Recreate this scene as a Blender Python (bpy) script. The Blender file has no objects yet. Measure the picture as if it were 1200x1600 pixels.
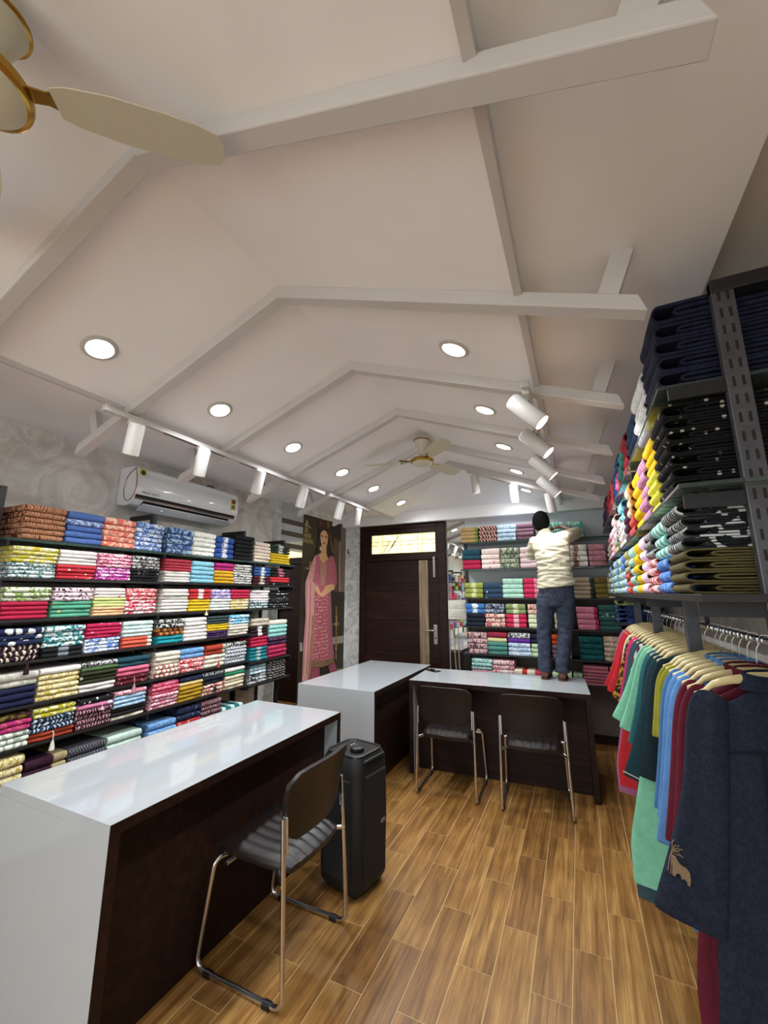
import bpy, bmesh, math, random
from mathutils import Vector, Matrix, noise as mnoise
random.seed(7)
scene = bpy.context.scene
col = scene.collection
PI = math.pi

# ------------------------------------------------------------------ camera
cam_d = bpy.data.cameras.new('camera')
cam_d.sensor_fit = 'VERTICAL'; cam_d.sensor_height = 36.0; cam_d.sensor_width = 27.0
cam_d.lens = 36.0 * 638.0 / 1600.0
cam_d.clip_start = 0.02
cam = bpy.data.objects.new('camera', cam_d); col.objects.link(cam)
th, psi = math.radians(11.34), math.radians(25.1)
fw = Vector((-math.sin(psi) * math.cos(th), math.cos(psi) * math.cos(th), math.sin(th)))
rt = Vector((math.cos(psi), math.sin(psi), 0)); up = rt.cross(fw)
cam.matrix_world = Matrix(((rt.x, up.x, -fw.x, 0), (rt.y, up.y, -fw.y, 0), (rt.z, up.z, -fw.z, 1.6), (0, 0, 0, 1)))
scene.camera = cam

# ------------------------------------------------------------------ world and exposure
world = bpy.data.worlds.new('world'); scene.world = world
world.use_nodes = True
world.node_tree.nodes['Background'].inputs[0].default_value = (0.9, 0.965, 1.0, 1)
world.node_tree.nodes['Background'].inputs[1].default_value = 2.0
vs = scene.view_settings
vs.view_transform = 'Standard'; vs.look = 'None'; vs.gamma = 1.0; vs.use_curve_mapping = False
vs.exposure = 0.92
DOWN_W, SPOT_W = 5.0, 7.5      # lamp powers, used in the lamps' builders below

# unseen shop front, opened behind the camera so daylight fills the room; the portal only guides its sampling
pd = bpy.data.lights.new('shopfront_portal', 'AREA'); pd.shape = 'RECTANGLE'; pd.size = 3.44; pd.size_y = 2.4
pd.cycles.is_portal = True
po = bpy.data.objects.new('shopfront_portal', pd); col.objects.link(po); po.location = (-1.28, -2.35, 1.25); po.rotation_euler = (math.radians(90), 0, math.radians(180))

# ------------------------------------------------------------------ helpers: colour and materials
def lin(c):
    if isinstance(c, str): c = tuple(int(c[i:i + 2], 16) for i in (0, 2, 4))
    return tuple(((v / 255) / 12.92 if v / 255 <= 0.04045 else ((v / 255 + 0.055) / 1.055) ** 2.4) for v in c)

MATS = {}
class NT:
    def __init__(s, name):
        s.m = bpy.data.materials.new(name); s.m.use_nodes = True
        s.t = s.m.node_tree; s.b = s.t.nodes['Principled BSDF']
    def n(s, typ, **k):
        x = s.t.nodes.new(typ)
        for a, v in k.items():
            if a in x.inputs: x.inputs[a].default_value = v
            else: setattr(x, a, v)
        return x
    def l(s, a, b): s.t.links.new(a, b)
    def ramp(s, fac, stops, interp='LINEAR'):
        r = s.n('ShaderNodeValToRGB'); r.color_ramp.interpolation = interp
        e = r.color_ramp.elements
        while len(e) < len(stops): e.new(0.5)
        for q, (p, c) in zip(e, stops):
            q.position = p; q.color = (*c, 1) if len(c) == 3 else c
        s.l(fac, r.inputs[0]); return r.outputs[0]
    def mixc(s, fac, a, b, mode='MIX'):
        x = s.n('ShaderNodeMix', data_type='RGBA', blend_type=mode)
        for sock, v in ((x.inputs[0], fac), (x.inputs[6], a), (x.inputs[7], b)):
            if hasattr(v, 'is_linked'): s.l(v, sock)
            elif isinstance(v, (int, float)): sock.default_value = v
            else: sock.default_value = (*v, 1)
        return x.outputs[2]
    def math(s, op, a, b=0.0):
        x = s.n('ShaderNodeMath', operation=op)
        for sock, v in ((x.inputs[0], a), (x.inputs[1], b)):
            if hasattr(v, 'is_linked'): s.l(v, sock)
            else: sock.default_value = v
        return x.outputs[0]
    def bump(s, h, strength, dist=0.01):
        b = s.n('ShaderNodeBump', Strength=strength, Distance=dist); s.l(h, b.inputs['Height']); s.l(b.outputs[0], s.b.inputs['Normal'])

def pm(name, rgb, rough=0.5, metal=0.0, var=0.0, vscale=8.0, bump=0.0, bscale=60.0, spec=0.5, coat=0.0, emit=0.0, trans=0.0, ior=1.45):
    if name in MATS: return MATS[name]
    n = NT(name); c = lin(rgb); b = n.b
    b.inputs['Base Color'].default_value = (*c, 1); b.inputs['Roughness'].default_value = rough
    b.inputs['Metallic'].default_value = metal; b.inputs['Specular IOR Level'].default_value = spec
    b.inputs['Coat Weight'].default_value = coat; b.inputs['IOR'].default_value = ior
    b.inputs['Transmission Weight'].default_value = trans
    if emit:
        b.inputs['Emission Color'].default_value = (*c, 1); b.inputs['Emission Strength'].default_value = emit
    if var or bump:
        tc = n.n('ShaderNodeTexCoord')
    if var:
        t = n.n('ShaderNodeTexNoise', Scale=vscale, Detail=4.0); n.l(tc.outputs['Object'], t.inputs['Vector'])
        n.l(n.ramp(t.outputs[0], [(0.3, tuple(v * (1 - var) for v in c)), (0.7, tuple(min(1, v * (1 + var)) for v in c))]), b.inputs['Base Color'])
    if bump:
        t2 = n.n('ShaderNodeTexNoise', Scale=bscale, Detail=3.0); n.l(tc.outputs['Object'], t2.inputs['Vector'])
        n.bump(t2.outputs[0], bump)
    MATS[name] = n.m; return n.m

def wood_mat(name, dark, mid, light, axis=1, scale=1.0, rough=0.35, coat=0.0, lines=True, spec=0.5):
    """long-grained wood: fine streaks, slow blotches, a few cathedral arcs; every object gets its own offset and tone"""
    n = NT(name); b = n.b
    tc = n.n('ShaderNodeTexCoord'); oi = n.n('ShaderNodeObjectInfo')
    off = n.n('ShaderNodeVectorMath', operation='SCALE'); off.inputs[0].default_value = (13.1, 7.7, 5.3); n.l(oi.outputs['Random'], off.inputs['Scale'])
    add = n.n('ShaderNodeVectorMath', operation='ADD'); n.l(tc.outputs['Object'], add.inputs[0]); n.l(off.outputs[0], add.inputs[1])
    def mapped(across, along):
        mp = n.n('ShaderNodeMapping'); sc = [across * scale] * 3; sc[axis] = along * scale; mp.inputs['Scale'].default_value = sc
        n.l(add.outputs[0], mp.inputs['Vector']); return mp.outputs[0]
    g = n.n('ShaderNodeTexNoise', Scale=1.0, Detail=7.0, Roughness=0.6, Distortion=0.35); n.l(mapped(26, 1.7), g.inputs['Vector'])
    base = n.ramp(g.outputs[0], [(0.30, lin(dark)), (0.5, lin(mid)), (0.70, lin(light))])
    st = n.n('ShaderNodeTexNoise', Scale=1.0, Detail=4.0, Roughness=0.7); n.l(mapped(150, 3.5), st.inputs['Vector'])
    c1 = n.mixc(0.7, base, n.ramp(st.outputs[0], [(0.34, (0.55, 0.5, 0.45)), (0.52, (1, 1, 1)), (0.68, (1.2, 1.17, 1.1))]), 'MULTIPLY')
    w = n.n('ShaderNodeTexWave', Scale=0.55, Distortion=7.0, Detail=2.0); w.inputs['Detail Scale'].default_value = 0.8; n.l(mapped(20, 1.3), w.inputs['Vector'])
    fine = n.ramp(w.outputs['Fac'], [(0.0, (0.62, 0.58, 0.54)), (0.22, (1, 1, 1))])
    c2 = n.mixc(0.45 if lines else 0.1, c1, fine, 'MULTIPLY')
    big = n.n('ShaderNodeTexNoise', Scale=5.0, Detail=2.0); n.l(add.outputs[0], big.inputs['Vector'])
    blot = n.ramp(big.outputs[0], [(0.33, (0.78, 0.74, 0.70)), (0.62, (1.08, 1.07, 1.05))])
    c3 = n.mixc(0.7 if lines else 0.3, c2, blot, 'MULTIPLY')
    tone = n.ramp(oi.outputs['Random'], [(0, (0.70, 0.60, 0.54)), (0.4, (0.92, 0.86, 0.80)), (1, (1.08, 1.06, 1.0))])
    n.l(n.mixc(0.85, c3, tone, 'MULTIPLY'), b.inputs['Base Color'])
    b.inputs['Roughness'].default_value = rough; b.inputs['Coat Weight'].default_value = coat; b.inputs['Specular IOR Level'].default_value = spec
    n.bump(st.outputs[0], 0.05, 0.003)
    MATS[name] = n.m; return n.m

FAB = {}
def fabric(base, accent=None, kind='plain', s=40.0, rough=0.85):
    key = (base, accent, kind, s)
    if key in FAB: return FAB[key]
    n = NT('cloth_%s_%s_%d' % (base, kind, len(FAB))); b = n.b
    A, B = lin(base), lin(accent or base)
    tc = n.n('ShaderNodeTexCoord'); oi = n.n('ShaderNodeObjectInfo')
    off = n.n('ShaderNodeVectorMath', operation='SCALE'); off.inputs[0].default_value = (9.3, 4.1, 6.7); n.l(oi.outputs['Random'], off.inputs['Scale'])
    add = n.n('ShaderNodeVectorMath', operation='ADD'); n.l(tc.outputs['Object'], add.inputs[0]); n.l(off.outputs[0], add.inputs[1])
    P = add.outputs[0]; O = tc.outputs['Object']
    sep = n.n('ShaderNodeSeparateXYZ'); n.l(O, sep.inputs[0]); ax = n.math('ABSOLUTE', sep.outputs['X'])
    def noi(sc, det=3.0, dist=0.0):
        t = n.n('ShaderNodeTexNoise', Scale=sc, Detail=det, Distortion=dist); n.l(P, t.inputs['Vector']); return t.outputs[0]
    def vor(sc, rnd=1.0):
        t = n.n('ShaderNodeTexVoronoi', Scale=sc, Randomness=rnd); n.l(P, t.inputs['Vector']); return t.outputs['Distance']
    f = None
    BW = [(0.0, (0, 0, 0)), (1.0, (1, 1, 1))]
    if kind == 'print': f = n.ramp(noi(s, 3.0, 1.4), [(0.49, (0, 0, 0)), (0.54, (1, 1, 1))])
    elif kind == 'floral':
        v = n.math('ADD', vor(s * 0.8), n.math('MULTIPLY', noi(s * 2.2), 0.55)); f = n.ramp(v, [(0.60, (1, 1, 1)), (0.68, (0, 0, 0))])
    elif kind == 'dots': f = n.ramp(vor(s, 0.35), [(0.24, (1, 1, 1)), (0.3, (0, 0, 0))])
    elif kind == 'specks': f = n.ramp(vor(s, 1.0), [(0.16, (1, 1, 1)), (0.22, (0, 0, 0))])
    elif kind == 'vine':
        t = n.n('ShaderNodeTexWave', Scale=s * 0.35, Distortion=11.0, Detail=2.0); n.l(P, t.inputs['Vector']); f = n.ramp(t.outputs['Fac'], [(0.66, (0, 0, 0)), (0.78, (1, 1, 1))])
    elif kind == 'zig':
        t = n.n('ShaderNodeTexWave', Scale=s, Distortion=2.0, Detail=0.0, bands_direction='DIAGONAL'); n.l(P, t.inputs['Vector']); f = n.ramp(t.outputs['Fac'], [(0.48, (0, 0, 0)), (0.56, (1, 1, 1))])
    elif kind == 'stripe':
        t = n.n('ShaderNodeTexWave', Scale=s, Distortion=0.3, bands_direction='X'); n.l(P, t.inputs['Vector']); f = n.ramp(t.outputs['Fac'], [(0.5, (0, 0, 0)), (0.6, (1, 1, 1))])
    elif kind == 'motif':
        v = n.math('ADD', n.math('MULTIPLY', ax, 9.0), noi(s * 1.3, 2.0)); f = n.ramp(v, [(0.72, (1, 1, 1)), (0.78, (0, 0, 0))])
    elif kind == 'bar': f = n.ramp(ax, [(0.028, (1, 1, 1)), (0.032, (0, 0, 0))])
    elif kind == 'two':
        x = n.math('ADD', sep.outputs['X'], 0.5); f = n.ramp(x, [(0.53, (0, 0, 0)), (0.54, (1, 1, 1))])
    elif kind == 'ends':
        x = n.math('ADD', sep.outputs['X'], 0.5); f = n.ramp(x, [(0.575, (0, 0, 0)), (0.585, (1, 1, 1))])
    elif kind == 'check':
        t = n.n('ShaderNodeTexChecker', Scale=s); n.l(P, t.inputs['Vector']); f = t.outputs['Fac']
    small = n.ramp(noi(30, 2.0), [(0.3, (0.86, 0.86, 0.86)), (0.7, (1.06, 1.06, 1.06))])
    colr = n.mixc(f, A, B) if f is not None else None
    if colr is None:
        r = n.n('ShaderNodeRGB'); r.outputs[0].default_value = (*A, 1); colr = r.outputs[0]
    n.l(n.mixc(1.0, colr, small, 'MULTIPLY'), b.inputs['Base Color'])
    b.inputs['Roughness'].default_value = rough; b.inputs['Specular IOR Level'].default_value = 0.25
    w = noi(220, 2.0); n.bump(w, 0.25, 0.002)
    FAB[key] = n.m; return n.m

# ------------------------------------------------------------------ helpers: meshes and objects
def basis(o):
    m = o.matrix_basis.copy()
    while o.parent: o = o.parent; m = o.matrix_basis @ m
    return m

def frame_path(pts):
    """parallel-transported frames along a polyline"""
    pts = [Vector(p) for p in pts]; out = []; prev = None
    for i, p in enumerate(pts):
        t = (pts[min(i + 1, len(pts) - 1)] - pts[max(i - 1, 0)]).normalized()
        if prev is None:
            a = Vector((0, 0, 1)) if abs(t.z) < 0.9 else Vector((1, 0, 0)); u = (a - t * a.dot(t)).normalized()
        else:
            u = (prev - t * prev.dot(t)); u = u.normalized() if u.length > 1e-6 else prev
        prev = u; out.append((p, t, u, t.cross(u)))
    return out

def fillet(pts, r, n=5):
    """round the inner corners of a polyline"""
    pts = [Vector(p) for p in pts]; out = [pts[0]]
    for i in range(1, len(pts) - 1):
        a, b, c = pts[i - 1], pts[i], pts[i + 1]
        d = min(r, (a - b).length * 0.48, (c - b).length * 0.48)
        p, q = b + (a - b).normalized() * d, b + (c - b).normalized() * d
        for k in range(n + 1):
            t = k / n; out.append(p * (1 - t) ** 2 + b * 2 * t * (1 - t) + q * t * t)
    out.append(pts[-1]); return out

class MB:
    def __init__(s): s.v = []; s.f = []
    def add(s, vs, fs):
        o = len(s.v); s.v += [tuple(v) for v in vs]; s.f += [tuple(i + o for i in f) for f in fs]; return s
    def box(s, x0, x1, y0, y1, z0, z1):
        return s.add([(x, y, z) for x in (x0, x1) for y in (y0, y1) for z in (z0, z1)],
                     [(0, 1, 3, 2), (4, 6, 7, 5), (0, 4, 5, 1), (2, 3, 7, 6), (0, 2, 6, 4), (1, 5, 7, 3)])
    def obox(s, c, x, y, z, hx, hy, hz):
        c, x, y, z = Vector(c), Vector(x).normalized(), Vector(y).normalized(), Vector(z).normalized()
        return s.add([c + x * a * hx + y * b * hy + z * d * hz for a in (-1, 1) for b in (-1, 1) for d in (-1, 1)],
                     [(0, 1, 3, 2), (4, 6, 7, 5), (0, 4, 5, 1), (2, 3, 7, 6), (0, 2, 6, 4), (1, 5, 7, 3)])
    def loft(s, rings, caps=True, closed=False):
        n = len(rings[0]); m = len(rings); fs = []
        for i in range(m - (0 if closed else 1)):
            j = (i + 1) % m
            for k in range(n): fs.append((i * n + k, i * n + (k + 1) % n, j * n + (k + 1) % n, j * n + k))
        if caps and not closed: fs += [tuple(range(n))[::-1], tuple(range((m - 1) * n, m * n))]
        return s.add([p for r in rings for p in r], fs)
    def tube(s, pts, r, n=8, caps=True):
        rr = r if isinstance(r, (list, tuple)) else [r] * len(pts); rings = []
        for (p, t, u, w), q in zip(frame_path(pts), rr):
            qa, qb = q if isinstance(q, (list, tuple)) else (q, q)
            rings.append([p + u * (math.cos(2 * PI * k / n) * qa) + w * (math.sin(2 * PI * k / n) * qb) for k in range(n)])
        return s.loft(rings, caps)
    def cyl(s, a, b, r0, r1=None, n=16): return s.tube([a, b], [r0, r1 if r1 is not None else r0], n)
    def lathe(s, prof, n=24, c=(0, 0, 0), caps=True, m=None):
        rings = [[Vector((r * math.cos(2 * PI * k / n), r * math.sin(2 * PI * k / n), z)) for k in range(n)] for r, z in prof]
        if m is not None: rings = [[m @ p for p in q] for q in rings]
        c = Vector(c); return s.loft([[p + c for p in q] for q in rings], caps)
    def ell(s, c, r, n=14, m=9, rot=None):
        rings = []
        for i in range(m + 1):
            a = -PI / 2 + PI * i / m; a = max(-PI / 2 + 0.06, min(PI / 2 - 0.06, a))
            q = [Vector((r[0] * math.cos(a) * math.cos(2 * PI * k / n), r[1] * math.cos(a) * math.sin(2 * PI * k / n), r[2] * math.sin(a))) for k in range(n)]
            if rot is not None: q = [rot @ p for p in q]
            rings.append([p + Vector(c) for p in q])
        return s.loft(rings)
    def prism(s, poly, f0, f1):
        """poly: 2D points; f0/f1 map a 2D point to 3D on the two faces"""
        n = len(poly)
        return s.add([f0(*p) for p in poly] + [f1(*p) for p in poly],
                     [tuple(range(n))[::-1], tuple(range(n, 2 * n))] + [(k, (k + 1) % n, n + (k + 1) % n, n + k) for k in range(n)])
    def mesh(s, name, smooth=None):
        me = bpy.data.meshes.new(name); me.from_pydata(s.v, [], s.f); me.update()
        b = bmesh.new(); b.from_mesh(me); bmesh.ops.recalc_face_normals(b, faces=b.faces); b.to_mesh(me); b.free()
        if smooth:
            me.polygons.foreach_set('use_smooth', [True] * len(me.polygons)); me.set_sharp_from_angle(angle=math.radians(smooth))
        return me

def tag(o, label=None, cat=None, group=None, kind=None):
    if label: o['label'] = label
    if cat: o['category'] = cat
    if group: o['group'] = group
    if kind: o['kind'] = kind
    return o

def link(name, data, mat=None, parent=None):
    o = bpy.data.objects.new(name, data); col.objects.link(o)
    if parent: o.parent = parent
    if mat is not None and data is not None and not data.materials: data.materials.append(mat)
    return o

def ob(name, mb, mat, parent=None, smooth=None, bevel=0.0, seg=2):
    """mb is given in world coordinates; it becomes ONE mesh object"""
    if parent:
        inv = basis(parent).inverted(); mb.v = [tuple(inv @ Vector(v)) for v in mb.v]
    o = link(name, mb.mesh(name, smooth), mat, parent)
    if bevel:
        m = o.modifiers.new('bevel', 'BEVEL'); m.width = bevel; m.segments = seg; m.limit_method = 'ANGLE'; m.angle_limit = math.radians(50)
    return o

def thing(name, label, cat, loc=(0, 0, 0), rz=0.0, group=None):
    o = bpy.data.objects.new(name, None); col.objects.link(o); o.empty_display_size = 0.1
    o.location = loc; o.rotation_euler = (0, 0, rz)
    return tag(o, label, cat, group)

def dup(root, loc, rz, label, group=None):
    r = root.copy(); col.objects.link(r); r.location = loc; r.rotation_euler = (0, 0, rz); tag(r, label, None, group)
    for ch in list(root.children):
        c = ch.copy(); col.objects.link(c); c.parent = r
        for g in ch.children:
            d = g.copy(); col.objects.link(d); d.parent = c
    return r

def bake(o):
    dg = bpy.context.evaluated_depsgraph_get(); me = bpy.data.meshes.new_from_object(o.evaluated_get(dg))
    o.modifiers.clear(); o.data = me; return o

def remeshed(name, mb, mat, parent, voxel, smooth_it=4):
    o = ob(name, mb, mat, parent)
    m = o.modifiers.new('r', 'REMESH'); m.mode = 'VOXEL'; m.voxel_size = voxel; m.use_smooth_shade = True
    if smooth_it:
        s = o.modifiers.new('s', 'SMOOTH'); s.iterations = smooth_it; s.factor = 0.5
    bake(o)
    if not o.data.materials: o.data.materials.append(mat)
    return o

def text(name, body, size, mw, mat, parent, extrude=0.0006, align='LEFT'):
    cu = bpy.data.curves.new(name, 'FONT'); cu.body = body; cu.size = size; cu.extrude = extrude; cu.align_x = align
    t = bpy.data.objects.new(name + '_src', cu); col.objects.link(t)
    dg = bpy.context.evaluated_depsgraph_get(); me = bpy.data.meshes.new_from_object(t.evaluated_get(dg))
    bpy.data.objects.remove(t); me.transform(basis(parent).inverted() @ mw if parent else mw)
    me.materials.clear(); return link(name, me, mat, parent)

ORD = ['first', 'second', 'third', 'fourth', 'fifth', 'sixth', 'seventh', 'eighth', 'ninth', 'tenth', 'eleventh', 'twelfth', 'thirteenth', 'fourteenth', 'fifteenth', 'sixteenth', 'seventeenth', 'eighteenth', 'nineteenth', 'twentieth', 'twenty-first', 'twenty-second', 'twenty-third', 'twenty-fourth', 'twenty-fifth']

# ------------------------------------------------------------------ the room
XL, XR, YB, YF = -3.30, 0.74, 5.42, -2.3      # left wall, right wall, back wall, wall behind the camera
ZC, RX, RZ, SL = 2.72, -1.22, 3.09, 0.3786    # flat ceiling, ridge x and z, slope of the vault
GY = 5.28                                     # the white gable over the rear shelves
def vz(x): return RZ - SL * abs(x - RX)
EDGE_L, EDGE_R = -2.33, -0.11

white_paint = pm('ceiling_paint', 'efedee', 0.55, var=0.02, vscale=3)
trim_paint = pm('rafter_paint', 'c6c2c0', 0.45)
gable_paint = pm('gable_paint', 'eceef0', 0.6)
def wallpaper():
    n = NT('marbled_wallpaper'); tc = n.n('ShaderNodeTexCoord')
    a = n.n('ShaderNodeTexNoise', Scale=3.2, Detail=8.0, Roughness=0.62, Distortion=1.6); n.l(tc.outputs['Object'], a.inputs['Vector'])
    c = n.ramp(a.outputs[0], [(0.36, lin('bdb9b1')), (0.5, lin('cdc9c2')), (0.6, lin('dedbd6')), (0.68, lin('c8c4bc'))])
    n.l(c, n.b.inputs['Base Color']); n.b.inputs['Roughness'].default_value = 0.5
    n.bump(a.outputs[0], 0.15, 0.01); return n.m
wall_mat = wallpaper()
marble = NT('pale_marble_paper'); _tc = marble.n('ShaderNodeTexCoord')
_a = marble.n('ShaderNodeTexNoise', Scale=9.0, Detail=8.0, Distortion=1.2); marble.l(_tc.outputs['Object'], _a.inputs['Vector'])
marble.l(marble.ramp(_a.outputs[0], [(0.35, lin('b9bbb8')), (0.6, lin('e2e3e0'))]), marble.b.inputs['Base Color']); marble = marble.m
taupe_wall = pm('taupe_wall_panel', '5d534c', 0.6, var=0.05)
dark_wood = wood_mat('wenge_laminate', '190d09', '25140e', '331d15', axis=0, rough=0.5, lines=False, spec=0.2)
black_metal = pm('black_powder_coat', '1c1c1f', 0.38, bump=0.05, bscale=300)
chrome = pm('chrome', 'd8d8da', 0.16, metal=1.0)

floor_wood = wood_mat('plank_tile', '674620', '8f6835', 'b08a50', axis=1, rough=0.4, coat=0.0)
grout = pm('pale_grout', 'bfa274', 0.8)
floor = tag(ob('floor', MB().box(XL - 0.1, XR + 0.1, YF - 3.0, YB + 0.1, -0.1, -0.0008), grout, bevel=0), 'brown wood-look plank tile floor of the shop', None, None, 'structure')
PW, PL = 0.1555, 0.612
plank_me = MB().box(-PW / 2 + 0.0016, PW / 2 - 0.0016, -PL / 2 + 0.0016, PL / 2 - 0.0016, -0.02, 0.0).mesh('plank')
plank_me.materials.append(floor_wood)
def clip_plank(x, y0, y1):
    return MB().box(x - PW / 2 + 0.0016, x + PW / 2 - 0.0016, y0 + 0.0016, y1 - 0.0016, -0.02, 0.0)
rest = MB()
k = 0
for i in range(-17, 11):
    xc = -0.86 + PW / 2 + i * PW + 5 * 0          # columns of planks, half bond
    xc = -0.86 + i * PW
    if xc - PW / 2 < XL or xc + PW / 2 > XR + 0.02: continue
    y = 2.40 - 6.5 * PL + (PL / 2 if i % 2 else 0)
    while y < YB:
        a, b = y, min(y + PL, YB)
        if b > 0.7 and xc > -2.3 and a < YB:
            if b - a > PL - 1e-3:
                o = link('plank', plank_me, None, floor); o.location = (xc, (a + b) / 2, 0)
            elif b - a > 0.03: ob('plank', clip_plank(xc, a, b), floor_wood, floor)
        elif b - a > 0.03: rest.box(xc - PW / 2 + 0.0016, xc + PW / 2 - 0.0016, a + 0.0016, b - 0.0016, -0.02, 0.0)
        y += PL
tag(ob('plank_field', rest, floor_wood, floor), kind='stuff')

wl = tag(ob('wall_left', MB().box(XL - 0.1, XL, YF, YB + 0.1, 0, 2.9), wall_mat), 'grey marbled wall behind the long fabric rack', None, None, 'structure')
wr = tag(ob('wall_right', MB().box(XR, XR + 0.1, YF, YB + 0.1, 0, 2.9), wall_mat), 'grey marbled wall behind the hanging garments', None, None, 'structure')
wb = tag(ob('wall_back', MB().box(XL, XR, YB, YB + 0.1, 0, 3.3), taupe_wall), 'rear wall with door, mirror and fabric shelves', None, None, 'structure')
wf = tag(ob('wall_front', MB().prism([(XL, 0), (-3.0, 0), (-3.0, 2.45), (0.44, 2.45), (0.44, 0), (XR, 0), (XR, 3.3), (XL, 3.3)], lambda x, z: (x, YF - 0.1, z), lambda x, z: (x, YF, z)), wall_mat), 'unseen front wall with an added opening for daylight, behind the viewer', None, None, 'structure')  # out of view; opening added and sized to bring fill light from behind
for x in (-3.0, -1.3, 0.4): ob('mullion', MB().box(x, x + 0.04, YF - 0.08, YF - 0.03, 0, 2.45), black_metal, wf)
# gable over the rear shelves and the thin panel below it
ob('gable_panel', MB().prism([(XL, 2.585), (XR, 2.585), (XR, 2.9), (EDGE_R, vz(EDGE_R) + 0.05), (RX, RZ + 0.05), (EDGE_L, vz(EDGE_L) + 0.05), (XL, 2.9)],
   lambda x, z: (x, GY, z), lambda x, z: (x, YB, z)), gable_paint, wb)
ob('hip_panel', MB().prism([(RX, 4.47, RZ), (RX - 0.98, GY + 0.01, RZ - 0.355), (RX + 0.98, GY + 0.01, RZ - 0.355)], lambda x, y, z: (x, y, z), lambda x, y, z: (x, y, z + 0.02)), gable_paint, wb)
ob('upper_wall_panel', MB().box(-1.33, XR, YB - 0.012, YB, 1.62, 2.585), pm('pale_blue_paint', 'c6cad0', 0.6), wb)
ob('marble_strip', MB().box(-3.17, -2.905, YB - 0.01, YB, 0, 2.585), marble, wb)
tag(ob('baseboard_back', MB().box(-1.33, XR, YB - 0.03, YB, 0, 0.1), dark_wood), 'dark wooden skirting under the rear shelves', None, None, 'structure')
tag(ob('baseboard_right', MB().box(XR - 0.015, XR, YF, YB - 0.03, 0, 0.1), dark_wood), 'dark wooden skirting under the garments', None, None, 'structure')

# flat ceiling with its raised centre vault
ceil = tag(ob('ceiling', MB().box(XL - 0.1, EDGE_L, YF - 0.1, YB, ZC, ZC + 0.1), white_paint), 'white shop ceiling with a low vaulted centre', None, None, 'structure')
ob('flat_panel', MB().box(EDGE_R, 0.52, YF - 0.1, YB, ZC, ZC + 0.1), white_paint, ceil)
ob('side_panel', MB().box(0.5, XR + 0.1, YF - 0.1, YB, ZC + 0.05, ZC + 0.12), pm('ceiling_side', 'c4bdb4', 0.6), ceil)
for s, e in ((-1, EDGE_L), (1, EDGE_R)):
    ob('vault_panel', MB().prism([(RX, RZ), (e, vz(e)), (e, vz(e) + 0.03), (RX, RZ + 0.03)], lambda x, z: (x, YF - 0.1, z), lambda x, z: (x, GY, z)), white_paint, ceil)
    ob('edge_strip', MB().box(e - 0.014, e + 0.014, YF - 0.1, GY, vz(e) - 0.018, ZC + 0.02), trim_paint, ceil, bevel=0.002)

RAFT = [0.67, 1.40, 2.13, 2.88, 3.66, 4.38]
names = ['nearest the viewer', 'second', 'third', 'fourth, just before the mid-room fan', 'fifth', 'last before the gable wall']
for i, y in enumerate([-0.06] + RAFT + [-0.8, -1.53]):
    h, w, xl, xr = 0.062, 0.031, -2.77, 0.27
    poly = [(xl + 0.02, vz(xl + 0.02)), (RX, RZ + 0.001), (xr - 0.02, vz(xr - 0.02)), (xr, vz(xr) - h * 0.9), (RX, RZ - h), (xl, vz(xl) - h * 0.9)]
    r = tag(ob('trim_%d' % i, MB().prism(poly, lambda x, z: (x, y - w, z), lambda x, z: (x, y + w, z)), trim_paint, bevel=0.004),
            'white ceiling rafter across the vault, ' + (names[i - 1] if 0 < i <= 6 else 'behind the viewer, %s of those' % ORD[max(0, i - 6)]), None, None, 'structure')
    for s in (-1, 1):
        d = Vector((s * 0.354, 0, 0.935)); t = Vector((0.935, 0, -s * 0.354)); x0 = RX + s * 1.385
        p = Vector((x0, y, vz(x0) - 0.006)); L = (ZC + 0.005 - p.z) / d.z
        ob('post', MB().obox(p + d * L / 2, t, (0, 1, 0), d, 0.032, 0.02, L / 2), trim_paint, r, bevel=0.002)

# ------------------------------------------------------------------ lamps
lamp_white = pm('lamp_white', 'bdbab5', 0.45)
lens_mat = pm('lamp_lens', 'fffaf0', 0.5, emit=14.0)
dim_lens = pm('spot_lens', 'fff8ec', 0.5, emit=16.0)
def area(parent, loc, direction, power, size, spread, color=(0.9, 0.955, 1.0)):
    d = bpy.data.lights.new('lamp_light', 'AREA'); d.shape = 'DISK'; d.size = size; d.energy = power; d.color = color; d.spread = math.radians(spread)
    o = bpy.data.objects.new('lamp_light', d); col.objects.link(o); o.parent = parent
    o.rotation_euler = Vector(direction).to_track_quat('-Z', 'Y').to_euler(); o.location = loc; return o
def spot(parent, loc, direction, power, angle, blend=0.5, color=(1, 0.985, 0.97)):
    d = bpy.data.lights.new('spot_light', 'SPOT'); d.energy = power; d.spot_size = math.radians(angle); d.spot_blend = blend; d.shadow_soft_size = 0.03; d.color = color
    o = bpy.data.objects.new('spot_light', d); col.objects.link(o); o.parent = parent
    o.rotation_euler = Vector(direction).to_track_quat('-Z', 'Y').to_euler(); o.location = loc; return o
def downlight(x, y, label, power):
    s = 1 if x > RX else -1; z = vz(x)
    nrm = Vector((-s * SL, 0, -1)).normalized()           # out of the panel, downwards
    q = nrm.to_track_quat('Z', 'Y').to_matrix()
    t = thing('downlight', label, 'downlight', (x, y, z), 0, 'round downlights in the vault')
    c = Vector((x, y, z))
    ob('ring', MB().lathe([(0.057, -0.004), (0.078, -0.002), (0.08, 0.002), (0.074, 0.008), (0.06, 0.009), (0.057, 0.004)], 28, c, caps=False, m=q), lamp_white, t, smooth=50)
    ob('lens', MB().lathe([(0.058, 0.0), (0.058, 0.003), (0.04, 0.0045)], 28, c, m=q), lens_mat, t, smooth=50)
    area(t, nrm * 0.012, nrm + Vector((0, 0, -0.4)), power, 0.11, 150)
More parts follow.
